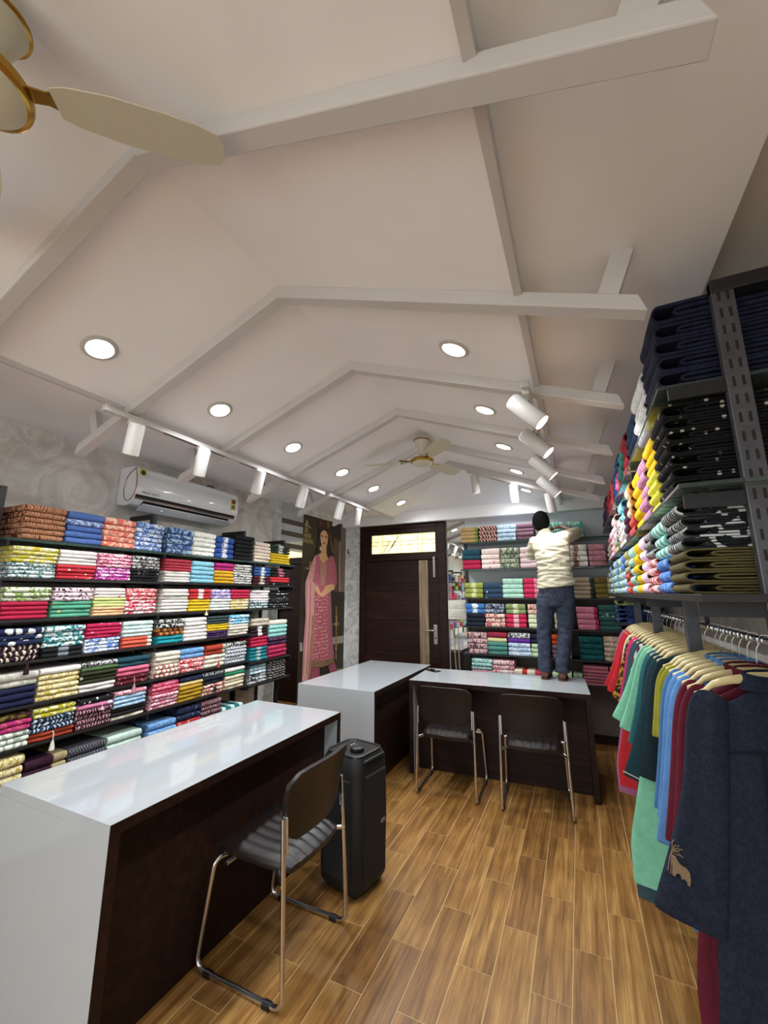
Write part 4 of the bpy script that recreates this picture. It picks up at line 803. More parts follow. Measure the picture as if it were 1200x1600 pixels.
FL, FD, FH = 0.24, 0.34, 0.03
def flat_fold(seed):
    """one folded length of cloth: rounded fold at the front (-y), soft, slightly uneven"""
    r = random.Random(seed); rings = []
    for i in range(8):
        u = i / 7; x = (-0.5 + u) * FL; end = 1 - 0.10 * (abs(2 * u - 1) ** 8)
        dy = r.uniform(-0.006, 0.004); dz = 0.0012 * math.sin(u * 5 + seed) ; q = []
        for k in range(7):
            a = PI / 2 + PI * k / 6; q.append((x, -FD / 2 + 0.012 + dy + 0.016 * math.cos(a) * end, FH / 2 + math.sin(a) * FH / 2 * end * 0.97 + dz * 0.4))
        q += [(x, FD / 2 - 0.004, 0.004), (x, FD / 2 - 0.004, FH * 0.9)]
        rings.append(q)
    return MB().loft(rings).mesh('folded_cloth', 40)
def roll_fold(seed):
    """a garment folded twice: a continuous strip seen end-on as nested U-folds"""
    r = random.Random(seed); T = 0.0052; D = 0.40
    y0, yb = -D / 2, D / 2; path = []
    def U(front, zt, zb, rev=False):
        p = [(yb - 0.02, zt)]
        for f in (0.6, 0.25): p.append((front + (yb - front) * f, zt + r.uniform(-0.0012, 0.0008)))
        R = (zt - zb) / 2; zc = (zt + zb) / 2
        for k in range(9):
            a = PI / 2 + PI * k / 8; p.append((front + 0.022 + 0.022 * math.cos(a), zc + R * math.sin(a)))
        for f in (0.25, 0.6, 1.0): p.append((front + (yb - 0.02 - front) * f, zb + (r.uniform(-0.0008, 0.001) if f < 1 else 0)))
        return p[::-1] if rev else p
    h = FH
    path = U(y0, h - T * 0.6, T * 0.6) + [(yb - 0.01, T * 1.2)] + U(y0 + 0.045 + r.uniform(0, 0.03), h - T * 2.0, T * 2.0, True)
    n = len(path); left, right = [], []
    for i, p in enumerate(path):
        a, b = path[max(i - 1, 0)], path[min(i + 1, n - 1)]; d = Vector((b[0] - a[0], b[1] - a[1])).normalized(); nn = Vector((-d.y, d.x)) * T / 2
        left.append((p[0] + nn.x, p[1] + nn.y)); right.append((p[0] - nn.x, p[1] - nn.y))
    m = MB(); K = 5
    for k in range(K):
        x = (-0.5 + k / (K - 1)) * FL; w = 0.0012 * math.sin(k * 2 + seed)
        m.v += [(x, y + w, z) for y, z in left] + [(x, y + w, z) for y, z in right]
    for k in range(K - 1):
        o, q = k * 2 * n, (k + 1) * 2 * n
        for i in range(n - 1):
            m.f += [(o + i, o + i + 1, q + i + 1, q + i), (o + n + i, q + n + i, q + n + i + 1, o + n + i + 1)]
        for i in (0, n - 1): m.f.append((o + i, q + i, q + n + i, o + n + i))
    for o in (0, (K - 1) * 2 * n):
        for i in range(n - 1): m.f.append((o + i, o + n + i, o + n + i + 1, o + i + 1))
    return m.mesh('folded_cloth', 50)
KN = {'plain': 'plain_fabric', 'print': 'printed_fabric', 'floral': 'floral_fabric', 'vine': 'patterned_fabric', 'zig': 'patterned_fabric', 'check': 'patterned_fabric', 'specks': 'dotted_fabric', 'dots': 'dotted_fabric', 'motif': 'motif_fabric', 'bar': 'motif_fabric', 'two': 'two_tone_fabric', 'ends': 'two_tone_fabric', 'stripe': 'striped_fabric'}
FLAT = [flat_fold(s) for s in range(5)]; ROLL = [roll_fold(s) for s in range(4)]
for me in FLAT + ROLL: me.materials.append(fabric('888888'))

def place(name, me, loc, rz, sx, sz, mat, label, cat, group, sy=1.0):
    o = bpy.data.objects.new(name, me); col.objects.link(o)
    o.location = loc; o.rotation_euler = (0, 0, rz); o.scale = (sx, sy, sz)
    o.material_slots[0].link = 'OBJECT'; o.material_slots[0].material = mat
    return tag(o, label, cat, group)
def parse(spec):
    out = []
    for w in spec.split():
        i = 0
        while w[i].isdigit(): i += 1
        out += [w[i:]] * int(w[:i])
    return out
rnd = random.Random(3)
def stack(spec, c, rz, length, z, height, names, where, group, meshes, sy=1.0, maxh=0.048):
    """items top to bottom, each its own object, standing on z"""
    it = parse(spec); n = len(it); h = min(height / n, maxh)
    tops = [1.0 if k else 1.25 for k in range(n)]; tot = sum(tops); zz = z; made = []
    for k in range(n - 1, -1, -1):
        hk = h * n / tot * tops[k] if n > 1 else h
        d = STY[it[k]]; pos = 'only piece' if n == 1 else 'top' if k == 0 else 'bottom' if k == n - 1 else ORD[k] + ' from top'
        ln = length - 0.006 + rnd.uniform(-0.008, 0.0)
        j = rnd.uniform(-0.007, 0.007); ax = Vector((math.cos(rz), math.sin(rz), 0)); fr_ = Vector((math.sin(rz), -math.cos(rz), 0))
        loc = Vector(c) + ax * rnd.uniform(-0.003, 0.003) + fr_ * j; loc.z = zz + 0.0004
        o = place(names if isinstance(names, str) else names[d[3]], meshes[rnd.randrange(len(meshes))], loc, rz + rnd.uniform(-0.008, 0.008), ln / FL, hk * 0.985 / FH, style_mat(it[k]),
              '%s folded cloth, %s of %s' % (d[0], pos, where), 'folded cloth', group, sy)
        zz += hk; made.insert(0, o)
    return made

# ------------------------------------------------------------------ left rack
glass_edge = pm('shelf_glass', '6f8a84', 0.06, trans=0.75, ior=1.3)
dark_board = pm('dark_shelf_board', '1d1a19', 0.5)
LF = -2.86                                   # front of the stacks
def post_pi(y, xp, xw, z1, parent, z0=0.0, w=0.017):
    p = ob('post', MB().box(xp - 0.02, xp + 0.02, y - w, y + w, z0, z1), black_metal, parent, bevel=0.003)
    ob('arm', MB().box(min(xp, xw), max(xp, xw), y - w * 0.8, y + w * 0.8, z1 - 0.04, z1), black_metal, parent, bevel=0.003)
    ob('wall_leg', MB().box(min(xw, xw + 0.02 * (1 if xw < xp else -1)), max(xw, xw + 0.02 * (1 if xw < xp else -1)), y - w * 0.8, y + w * 0.8, z0, z1 - 0.04), black_metal, parent)
    return p
rows = [z for z, _ in LEFT]
r1 = thing('display_rack', 'long black rack of folded printed cloth along the left wall', 'rack', (-3.05, 2.1, 0), 0, 'black fabric racks')
for y in (1.155, 2.12, 3.1): post_pi(y, -3.02, XL + 0.002, 2.222, r1)
for i, z in enumerate(rows):
    ob('shelf', MB().box(XL + 0.03, LF + 0.012, 1.14, 3.118, z - 0.016, z), glass_edge if i == 0 else dark_board, r1, bevel=0.002)
    for y in (1.155, 2.12, 3.1): ob('bracket', MB().box(-3.0, LF + 0.02, y - 0.005, y + 0.005, z - 0.045, z - 0.017), black_metal, r1)
r2 = thing('display_rack', 'short black rack of folded cloth beside the poster mirror', 'rack', (-3.05, 3.42, 0), 0, 'black fabric racks')
for y in (3.722,): post_pi(y, -3.02, XL + 0.002, 2.20, r2)
for i, z in enumerate(rows[:3] + [0.962, 0.755]):
    ob('shelf', MB().box(XL + 0.03, LF + 0.012, 3.12, 3.735, z - 0.016, z), glass_edge if i == 0 else dark_board, r2, bevel=0.002)
    for y in (3.722,): ob('bracket', MB().box(-3.0, LF + 0.015, y - 0.005, y + 0.005, z - 0.045, z - 0.017), black_metal, r2)
GL = 'folded cloth on the left wall rack'
LS = {}
for i, (z, sts) in enumerate(LEFT):
    for j, (y0, y1, spec) in enumerate(sts):
        if j == 0: y0 = 1.178 if i >= 3 else max(y0, 1.178)
        if j == 3: y1 = 2.099
        if j == 4: y0 = 2.141
        if j == 7: y1 = min(y1, 3.079)
        if j == 9: y1 = min(y1, 3.70)
        where = '%s stack, %s shelf, left rack' % (ORD[j], ORD[i])
        n = len(parse(spec)); H = (0.205 if i == 0 else 0.182) * (1.0 if n > 3 else n / 4.2)
        if spec == '6black': H = 0.235
        back = 0.03 if j >= 8 else 0
        LS[i, j] = stack(spec, (LF - FD / 2 + 0.004 - back, (y0 + y1) / 2, 0), PI / 2, y1 - y0, z, H, KN, where, GL, FLAT)
for j, (z, y0, y1, h, spec) in enumerate(LEFT2):
    y1 = min(y1, 3.70)
    stack(spec, (LF - FD / 2 - 0.026, (y0 + y1) / 2, 0), PI / 2, y1 - y0, (0.962, 0.962, 0.755, 0.755)[j], 0.178 if j > 1 else min(h, 0.40), KN, '%s stack, %s shelf, short rack' % (('left', 'right')[j % 2], ('lower middle', 'lowest')[j // 2]), GL, FLAT)
# tassels dangling from a few of the pieces
for (i, j, k, dy, c_, L) in ((3, 0, 4, 0.05, '2c1424', 0.12), (2, 5, 6, 0.06, 'd8cfae', 0.05), (4, 3, 4, 0.0, 'b9808a', 0.10), (5, 1, 5, 0.0, 'd9d6c8', 0.10), (4, 6, 2, 0.02, '9a4a36', 0.09), (5, 6, 2, 0.0, '1c2230', 0.08), (5, 2, 1, 0.03, 'e0a8bc', 0.035)):
    it = LS[i, j][k]; y = it.location.y + dy; x = LF + 0.022; z = it.location.z + 0.018; m = fabric(c_)
    tz = ob('tassel', MB().tube([(x - 0.012, y, z), (x, y, z - 0.01), (x + 0.002, y, z - L * 0.6)], 0.0022, 6).lathe([(0.002, -L * 0.45), (0.007, -L * 0.55), (0.012, -L * 0.8), (0.014, -L), (0.004, -L)], 10, (x + 0.002, y, z)), m, it, smooth=50)
# nearer bay, seen in the narrow mirror
r3 = thing('display_rack', 'nearer black fabric rack, seen only in the narrow mirror', 'rack', (-3.05, 0.5, 0), 0, 'black fabric racks')
for y in (-0.86, 0.06, 0.98): post_pi(y, -3.02, XL + 0.002, 2.222, r3)
pool = ['coral', 'royal', 'whitel', 'redm', 'greenleaf', 'crimson', 'yelp', 'bwp', 'sky', 'pink', 'tealfl', 'navyfl', 'cream', 'mustard', 'lavender', 'maroonp', 'limeg', 'blackd']
mass = MB(); mat_ix = []                       # past the first few hundred pieces, the rest is one mass of cloth
fv = [tuple(v.co) for v in FLAT[0].vertices]; ff = [tuple(p.vertices) for p in FLAT[0].polygons]
for i, z in enumerate(rows[:6]):
    ob('shelf', MB().box(XL + 0.03, LF + 0.012, -0.9, 1.0, z - 0.016, z), dark_board, r3, bevel=0.002)
    for j, y0 in enumerate((-0.83, -0.54, -0.25, 0.09, 0.39, 0.69)):
        a, b = rnd.randrange(len(pool)), rnd.randrange(len(pool))
        for k in range(5):
            M = Matrix.Translation((LF - FD / 2 + rnd.uniform(-0.006, 0.006), y0 + 0.13, z + 0.0004 + k * 0.036)) @ Matrix.Rotation(PI / 2, 4, 'Z') @ Matrix.Diagonal((0.245 / FL, 1, 0.0354 / FH, 1))
            mass.add([M @ Vector(v) for v in fv], ff); mat_ix += [a if k > 2 else b] * len(ff)
mm = tag(ob('folded_cloth_mass', mass, None), 'folded cloth piled on the nearer rack, seen in the narrow mirror', 'folded cloth', None, 'stuff')
for c_ in pool: mm.data.materials.append(style_mat(c_))
mm.data.polygons.foreach_set('material_index', mat_ix); mm.data.polygons.foreach_set('use_smooth', [True] * len(mat_ix))

# ------------------------------------------------------------------ rear rack
BF = 5.09
rb = thing('display_rack', 'rear wall rack of folded suits behind the standing man', 'rack', (-0.3, YB - 0.1, 0), 0, 'black fabric racks')
for x in (-1.322, -0.36, 0.705): ob('post', MB().box(x - 0.018, x + 0.018, YB - 0.048, YB - 0.014, 0.0, 2.38 if x < 0 else 2.3), black_metal, rb, bevel=0.003)
for i, (z, sts) in enumerate(BACK):
    ob('shelf', MB().box(-1.325, XR - 0.02, BF + 0.005, YB - 0.015, z - 0.016, z), glass_edge if i < 2 else dark_board, rb, bevel=0.002)
    for j, (x0, x1, spec) in enumerate(sts):
        n = len(parse(spec)); H = {0: 0.20, 1: 0.26, 2: 0.23, 3: 0.27, 4: 0.255, 5: 0.2}[i] * (1 if n > 2 else n / 3.6)
        z1 = z - 0.0
        stack(spec, ((x0 + x1) / 2, BF + 0.133, 0), 0, x1 - x0, z1, H, 'folded_suit', '%s stack, %s shelf, rear rack' % (ORD[j], ORD[i]), 'folded suits on the rear rack', FLAT, 0.76, 0.062)
ob('kick_panel', MB().box(-1.30, 0.68, YB - 0.05, YB - 0.032, 0.1, 0.62), taupe_wall, rb)

# ------------------------------------------------------------------ right rack
RF, RP = 0.28, 0.47
rr_ = thing('display_rack', 'black slotted rack of folded garments along the right wall', 'rack', (0.5, 3.1, 0), 0, 'black fabric racks')
SZ = [2.244, 1.905, 1.6]
post_metal = pm('grey_slotted_steel', '56565a', 0.38, metal=0.5, var=0.15, vscale=30)
slot_me = MB().box(-0.0035, 0.0035, -0.0006, 0.0006, -0.015, 0.015).mesh('slot'); slot_me.materials.append(dark_gap)
for k, y in enumerate((1.43, 2.42, 3.42, 4.43)):
    zt = 2.545 if k == 0 else 2.30
    p = ob('post', MB().box(RP - 0.028, RP + 0.028, y - 0.014, y + 0.014, 0, zt), post_metal, rr_, bevel=0.003)
    ob('arm', MB().box(RP - 0.028, XR - 0.002, y - 0.018, y + 0.018, zt - 0.045, zt), black_metal, rr_, bevel=0.003)
    for z in SZ: ob('bracket', MB().box(RF + 0.02, RP, y - 0.006, y + 0.006, z - 0.062, z - 0.02), black_metal, rr_)
    if k == 0:
        for i in range(20):
            for s in (-1, 1):
                o = link('slot', slot_me, None, p); o.location = basis(p).inverted() @ Vector((RP + s * 0.011, y - 0.0146, zt - 0.06 - i * 0.056))
clear_glass = pm('clear_shelf_glass', 'b9cbc4', 0.03, trans=0.92, ior=1.25)
for i, z in enumerate(SZ):
    y0 = 1.45 if i == 0 else 1.36 if i == 1 else 1.30
    if i < 2:
        for a, b in ((y0, 2.40), (2.41, 3.41), (3.42, 4.95)): ob('shelf', MB().box(RF, XR - 0.02, a, b, z - 0.012, z), clear_glass, rr_, bevel=0.002)
    else: ob('shelf', MB().box(RF, XR - 0.02, y0, 4.97, z - 0.022, z), dark_board, rr_, bevel=0.002)
ob('shelf', MB().box(RF + 0.03, XR - 0.02, 4.50, 4.97, 1.31, 1.328), dark_board, rr_, bevel=0.002)
RIGHT = [
 (0, [(1.47, 1.755, '5navyplain'), (1.765, 2.07, '4dotwhite'), (2.08, 2.40, '4indigo'), (2.44, 2.66, '4maroon'), (2.665, 2.9, '4tealr'), (2.905, 3.15, '2navyy 3hotpink'), (3.155, 3.40, '4blueb'), (3.44, 3.68, '4coralr'), (3.69, 4.05, '4maroon'), (4.06, 4.41, '4plumr'), (4.45, 4.7, '3indigo'), (4.71, 4.93, '3maroon')]),
 (1, [(1.47, 1.70, '7blacktrim'), (1.71, 1.94, '3goldy 4lemon'), (1.945, 2.17, '5mauver'), (2.175, 2.40, '5goldy'), (2.44, 2.66, '3creamor 2coralr'), (2.665, 2.9, '4plumr'), (2.905, 3.15, '2aquab 3dotwhite'), (3.155, 3.40, '4whpinkr'), (3.44, 3.75, '3whpinkr 2multi'), (3.76, 4.08, '4pinkwhr'), (4.09, 4.41, '4redwh'), (4.45, 4.7, '3seamint'), (4.71, 4.93, '3plumr')]),
 (2, [(1.47, 1.72, '4bwleaf 4olive'), (1.73, 1.97, '3tealwh 3blues'), (1.975, 2.20, '3bwleaf 4redwh'), (2.205, 2.40, '5pinkwhr'), (2.44, 2.65, '5goldy'), (2.655, 2.9, '2tealwh 3seamint'), (2.905, 3.15, '3multi 3coralr'), (3.16, 3.40, '2blues 3bluewhr'), (3.44, 3.7, '5seamint'), (3.71, 4.05, '5bluewhr'), (4.06, 4.41, '4seamint'), (4.45, 4.7, '5bluewhr'), (4.71, 4.93, '4multi')]),
]
GR = 'folded garments on the right rack'
for i, sts in RIGHT:
    for j, (y0, y1, spec) in enumerate(sts):
        n = len(parse(spec)); H = (0.25, 0.285, 0.272)[i]
        if n <= 4: H = n * 0.055
        if spec == '5navyplain': H = 0.30
        stack(spec, (RF + 0.2 + 0.012, (y0 + y1) / 2, 0), -PI / 2, y1 - y0 - 0.004, SZ[i], H, 'folded_garment', '%s stack, %s shelf, right rack' % (ORD[j], ('top', 'middle', 'lower')[i]), GR, ROLL, 1.0, 0.062)
stack('1limeg 4navyy', (RF + 0.24, 4.72, 0), -PI / 2, 0.30, 1.328, 0.22, 'folded_garment', 'stack beyond the hanging clothes', GR, ROLL)

# ------------------------------------------------------------------ hanging rail, hangers and garments
RLX, RLZ = 0.53, 1.452
t = thing('clothes_rail', 'chrome hanging rail under the right rack', 'rail', (RLX, 3.0, RLZ))
ob('tube', MB().cyl((RLX, 1.50, RLZ), (RLX, 4.46, RLZ), 0.0125, n=12), chrome, t, smooth=50)
for y in (1.52, 2.42, 3.42, 4.44): ob('bracket', MB().box(RLX - 0.008, RLX + 0.008, y - 0.008, y + 0.008, RLZ, 1.577), black_metal, t)
hanger_mat = pm('cream_hanger', 'cbb886', 0.4, coat=0.2)
def make_hanger(label, tilt=0.0):
    t = thing('clothes_hanger', label, 'hanger', (0, 0, 0), 0, 'cream hangers on the rail')
    hook = [(0, 0, -0.105), (0, 0, -0.06), (0.006, 0, -0.035), (0.019, 0, -0.012), (0.018, 0, 0.006), (0.008, 0, 0.0165), (-0.006, 0, 0.0165), (-0.017, 0, 0.006), (-0.0185, 0, -0.01)]
    ob('hook', MB().tube(hook, 0.0022, 6), chrome, t, smooth=60)
    pts, rad = [], []
    for k in range(17):
        u = -1 + k / 8; x = u * 0.205
        z = -0.112 - 0.055 * abs(u) ** 1.3 - 0.014 * (abs(u) > 0.85) - 0.006 * math.cos(u * 6); pts.append((x, 0.012 * u * u, z)); rad.append((0.016 - 0.005 * abs(u) + 0.006 * (abs(u) < 0.3), 0.0065))
    m = MB(); rings = []
    for (x, y, z), (a, b) in zip(pts, rad): rings.append([(x, y + b * math.cos(q * PI / 4), z + a * math.sin(q * PI / 4)) for q in range(8)])
    ob('body', m.loft(rings), hanger_mat, t, smooth=60)
    return t
def gmat(kind):
    return {'navy': fabric('1a2030', '212838', 'print', 60.0), 'maroon': fabric('5e1a2a'), 'blue': fabric('5a86bc'), 'steel': fabric('46709e'), 'olive': fabric('8c8a2c'), 'dteal': fabric('16333c'), 'xteal': fabric('14272f'),
            'teal': fabric('2a6268'), 'mint': fabric('7cc0a0'), 'seag': fabric('4c9a80'), 'stripe': fabric('5a2a44', 'c9b9c2', 'stripe', 8.0), 'slate': fabric('33484e'), 'mag': fabric('c22a72'), 'blk': fabric('2c2214', 'b98a2c', 'print', 22.0), 'cream': fabric('d6cdb4'),
            'red': fabric('b4252c'), 'mauve': fabric('9a5a7c'), 'white': fabric('d9d9d4')}[kind]
def garment(y, kind, label, L=0.98, sl=0.55, out=0.09, wide=0.205, collar=True, seed=0, hem=0.05, z0=None, thick=0.013, sleeve=None, under=None):
    """a kurta on a hanger: body of two draped sheets, bell sleeves, collar; hangs square to the rail"""
    r = random.Random(seed); zt = (RLZ - 0.125) if z0 is None else z0
    t = thing('hanging_kurta', label, 'kurta', (RLX, y, zt), 0, 'kurtas hanging on the rail'); mat = gmat(kind)
    nu, nv = 21, 16; rings = []
    ph = r.uniform(0, 6)
    for j in range(nv):
        v = j / (nv - 1); dz = -v * L
        if v < 0.07: hw = 0.075 + (wide - 0.075) * (v / 0.07) ** 0.6
        elif v < 0.25: hw = wide - 0.02 * (v - 0.07) / 0.18
        else: hw = wide - 0.02 + hem * (v - 0.25) / 0.75
        th_ = thick * (0.55 + 0.9 * min(1, v * 3)) ; q = []
        def fold(u): return 0.007 * v * math.sin(u * 9 + ph + v * 1.5) + 0.003 * math.sin(u * 4 + v * 7 + ph)
        def edge(u): return max(0.0, 1 - abs(u) ** 5)
        drop = lambda u: -0.052 * abs(u) ** 1.4 * (1 - min(1, v / 0.3)) if v < 0.3 else 0
        for i in range(nu):
            u = -1 + 2 * i / (nu - 1); q.append((u * hw, -th_ * edge(u) + fold(u), dz + drop(u) - 0.012 * v * math.sin(u * 3 + ph)))
        for i in range(1, nu - 1):
            u = 1 - 2 * i / (nu - 1); q.append((u * hw, th_ * edge(u) + fold(u), dz + drop(u) - 0.012 * v * math.sin(u * 3 + ph)))
        rings.append([(RLX + a, y + b, zt + c) for a, b, c in q])
    ob('bodice', MB().loft(rings), mat, t, smooth=70)
    for s in (-1, 1):
        o_ = out if s < 0 else -0.02
        pts = [(s * (wide - 0.065), -0.05), (s * (wide - 0.018), -0.10), (s * (wide - 0.005 + 0.25 * o_), -0.10 - 0.35 * sl), (s * (wide + 0.6 * o_), -0.10 - 0.7 * sl), (s * (wide + o_), -0.10 - sl)]
        wd = [0.046, 0.056, 0.056, 0.062, 0.072]
        if sleeve and s < 0: pts, wd = sleeve
        if s > 0: pts = [(min(a, XR - RLX - 0.085), b) for a, b in pts]
        tk = [0.010, 0.013, 0.013, 0.012, 0.011]; rings = []
        if sleeve and s < 0: tk = [0.012, 0.02, 0.022, 0.022, 0.018]
        dd = (Vector(pts[-1]) - Vector(pts[-2])).normalized() * 0.004
        pts = pts + [(pts[-1][0] + dd.x, pts[-1][1] + dd.y)] * 1; wd = wd + [wd[-1]]; tk = tk + [0.010]
        for k, ((a, b), w_, t_) in enumerate(zip(pts, wd, tk)):
            a0, b0 = pts[max(k - 1, 0)]; a1, b1 = pts[min(k + 1, 5)]; d = Vector((a1 - a0, b1 - b0)).normalized(); nn = Vector((d.y, -d.x))
            tw = -0.004 - 0.002 * k
            rings.append([(RLX + a + nn.x * w_ * math.cos(q * PI / 7), y + tw + t_ * math.sin(q * PI / 7) * (1 + 0.45 * math.sin(3 * q * PI / 7 + seed + k)), zt + b + nn.y * w_ * math.cos(q * PI / 7)) for q in range(14)])
        o = ob('sleeve', MB().loft(rings), mat, t, smooth=70); ss = o.modifiers.new('sub', 'SUBSURF'); ss.levels = 2; ss.render_levels = 2
    if under:
        kind2, x0, x1, z0_ = under; rings = []
        for j in range(9):
            v = j / 8; z = 0.86 + (z0_ - 0.86) * v; q = []
            for i in range(24):
                a = 2 * PI * i / 24; hw = (x1 - x0) / 2 * (0.45 + 0.55 * min(1, v * 1.4)); q.append(((x0 + x1) / 2 + hw * math.cos(a), y + 0.010 + (0.008 + 0.006 * v) * math.sin(a) + 0.007 * v * math.sin(4 * math.cos(a) + y * 7), z - 0.01 * math.cos(a)))
            rings.append(q)
        u_ = ob('under_layer', MB().loft(rings), gmat(kind2), t, smooth=70); u_['label'] = kind2 + ' cloth showing below the kurta'
    if collar:
        rings = []
        for k in range(13):
            a = PI * 2 * k / 12; x, yy = 0.066 * math.cos(a), 0.019 * math.sin(a)
            rings.append([(RLX + x, y + yy, zt - 0.012 + 0.012 * math.sin(a)), (RLX + x * 1.12, y + yy * 1.25, zt - 0.02), (RLX + x * 1.3, y + yy * 1.5, zt - 0.03), (RLX + x * 1.1, y + yy * 1.1, zt + 0.022 + 0.01 * math.sin(a)), (RLX + x * 0.98, y + yy * 0.9, zt + 0.024 + 0.01 * math.sin(a))])
        ob('collar', MB().loft(rings[:-1], closed=True), mat, t, smooth=60)
    return t
GARM = [(1.77, 'navy', 'navy blue kurta with animal embroidery on its sleeve, nearest on the rail', 1.12, 0.60, 0.125),
 (1.87, 'maroon', 'maroon kurta just behind the embroidered navy one', 1.12, 0.52, 0.05), (1.955, 'maroon', 'maroon kurta in front of the light blue kurtas', 1.08, 0.50, 0.05),
 (2.04, 'blue', 'light blue kurta with open shirt collar behind the maroon kurtas', 0.98, 0.55, 0.07), (2.125, 'blue', 'light blue kurta, middle of the three blue ones', 0.95, 0.5, 0.05), (2.205, 'steel', 'steel blue kurta touching the olive one', 1.0, 0.5, 0.05),
 (2.28, 'olive', 'olive yellow kurta, nearer of the two olive ones', 0.8, 0.24, 0.0), (2.35, 'olive', 'olive yellow kurta, farther of the two, by the dark teal kurtas', 0.8, 0.26, 0.01),
 (2.52, 'xteal', 'very dark teal kurta behind the olive ones', 1.0, 0.5, 0.07), (2.62, 'dteal', 'dark teal kurta with pale piped cuff', 1.05, 0.55, 0.13), (2.73, 'dteal', 'dark teal kurta in front of the mint kurtas', 1.0, 0.5, 0.07),
 (2.84, 'teal', 'mid teal kurta beside the mint green kurta', 1.0, 0.45, 0.08), (2.98, 'mint', 'mint green kurta, nearer of the two mint ones', 1.1, 0.42, 0.11), (3.09, 'mint', 'mint green kurta, farther one with sleeve sticking out', 1.12, 0.40, 0.14),
 (3.2, 'stripe', 'plum and white striped kurta behind the mint ones', 0.9, 0.45, 0.10), (3.34, 'slate', 'slate grey kurta, nearer of the two slate ones', 1.05, 0.45, 0.10), (3.48, 'slate', 'slate grey kurta, farther one by the pink kurta', 1.0, 0.45, 0.08),
 (3.62, 'mag', 'hot pink kurta among the slate and printed ones', 0.85, 0.4, 0.06), (3.74, 'blk', 'black and mustard printed kurta behind the pink one', 0.9, 0.42, 0.10), (3.87, 'cream', 'cream kurta behind the mustard printed one', 0.9, 0.42, 0.06),
 (4.0, 'red', 'bright red kurta, nearest of three red ones', 0.95, 0.42, 0.12), (4.11, 'red', 'bright red kurta, middle of three red ones', 0.85, 0.42, 0.10), (4.22, 'red', 'bright red kurta, farthest of three, sleeve hanging out', 0.8, 0.42, 0.13),
 (4.36, 'mauve', 'mauve kurta, farthest garment on the rail', 1.0, 0.42, 0.10)]
h0 = None
for i, (y, k, lab, L, sl, out) in enumerate(GARM):
    hl = 'cream hanger of the %s kurta, %s from the viewer' % (lab.split(' kurta')[0], ORD[i])
    if h0 is None:
        h0 = make_hanger(hl); h0.location = (RLX, y, RLZ)
    else: dup(h0, (RLX, y, RLZ), 0.0, hl)
    kw = {}
    if i == 0: kw = dict(sleeve=([(-0.15, -0.045), (-0.182, -0.10), (-0.205, -0.33), (-0.255, -0.54), (-0.305, -0.73)], [0.048, 0.062, 0.062, 0.08, 0.100]), hem=0.09)
    un = {2: ('maroon', 0.25, 0.6, 0.08), 8: ('mint', 0.125, 0.5, 0.25), 10: ('slate', 0.145, 0.5, 0.08), 15: ('red', 0.14, 0.45, 0.36), 16: ('mauve', 0.135, 0.45, 0.27)}.get(i)
    tags = garment(y, k, lab, L, sl, out, seed=i, collar=k in ('navy', 'blue', 'maroon', 'steel'), under=un, **kw)
    if i == 0: navy = tags
    if i == 9:
        ob('cuff_piping', MB().tube([(RLX - 0.402, 2.598, 0.715), (RLX - 0.335, 2.592, 0.692), (RLX - 0.268, 2.598, 0.672)], 0.0025, 6), pm('piping', 'b9b9a8', 0.6), tags)
seam = fabric('141926')
for x, lean in ((0.475, -0.02), (0.56, 0.03)):
    ob('pleat', MB().tube([(x, 1.77 - 0.019, 1.12), (x + lean, 1.77 - 0.024, 0.8), (x + 2 * lean, 1.77 - 0.026, 0.4)], 0.0035, 6), seam, navy, smooth=50)
ob('yoke_seam', MB().tube([(0.37, 1.77 - 0.016, 1.10), (0.45, 1.77 - 0.0195, 1.115), (0.53, 1.77 - 0.0195, 1.12), (0.61, 1.77 - 0.0195, 1.115), (0.69, 1.77 - 0.016, 1.10)], 0.003, 6), seam, navy, smooth=50)
# thread embroidery on the nearest sleeve: a palm and a walking beast
thread = pm('gold_thread', '8a7358', 0.7, bump=0.5, bscale=500)
ey = 1.77 - 0.038
def EP(px, py): return (0.190 + (px - 280) * 0.0001025 - (py - 130) * 1.3e-5, ey, 0.838 - (py - 130) * 0.000119)
beast = [(425, 600), (520, 610), (560, 660), (610, 740), (700, 790), (800, 820), (870, 900), (885, 1050), (870, 1200), (810, 1190), (800, 1110), (720, 1060), (660, 1085), (635, 1000), (600, 960), (520, 975), (490, 1045), (430, 1030), (440, 900), (425, 760)]
ob('embroidered_beast', MB().prism(beast, lambda a, b: EP(a, b), lambda a, b: (EP(a, b)[0], ey + 0.022, EP(a, b)[2])), thread, navy)
for pts in ([(380, 1010), (395, 640), (420, 440)], [(300, 950), (350, 640), (410, 440)], [(420, 440), (420, 250), (470, 180)], [(430, 420), (500, 310), (600, 320)], [(430, 430), (560, 370), (690, 390)], [(430, 450), (560, 470), (700, 575)], [(425, 450), (480, 520), (640, 540)], [(425, 430), (490, 440), (620, 420)]):
    ob('embroidered_palm', MB().tube([Vector(EP(*p)) + Vector((0, 0.002, 0)) for p in pts], 0.0014, 5), thread, navy)

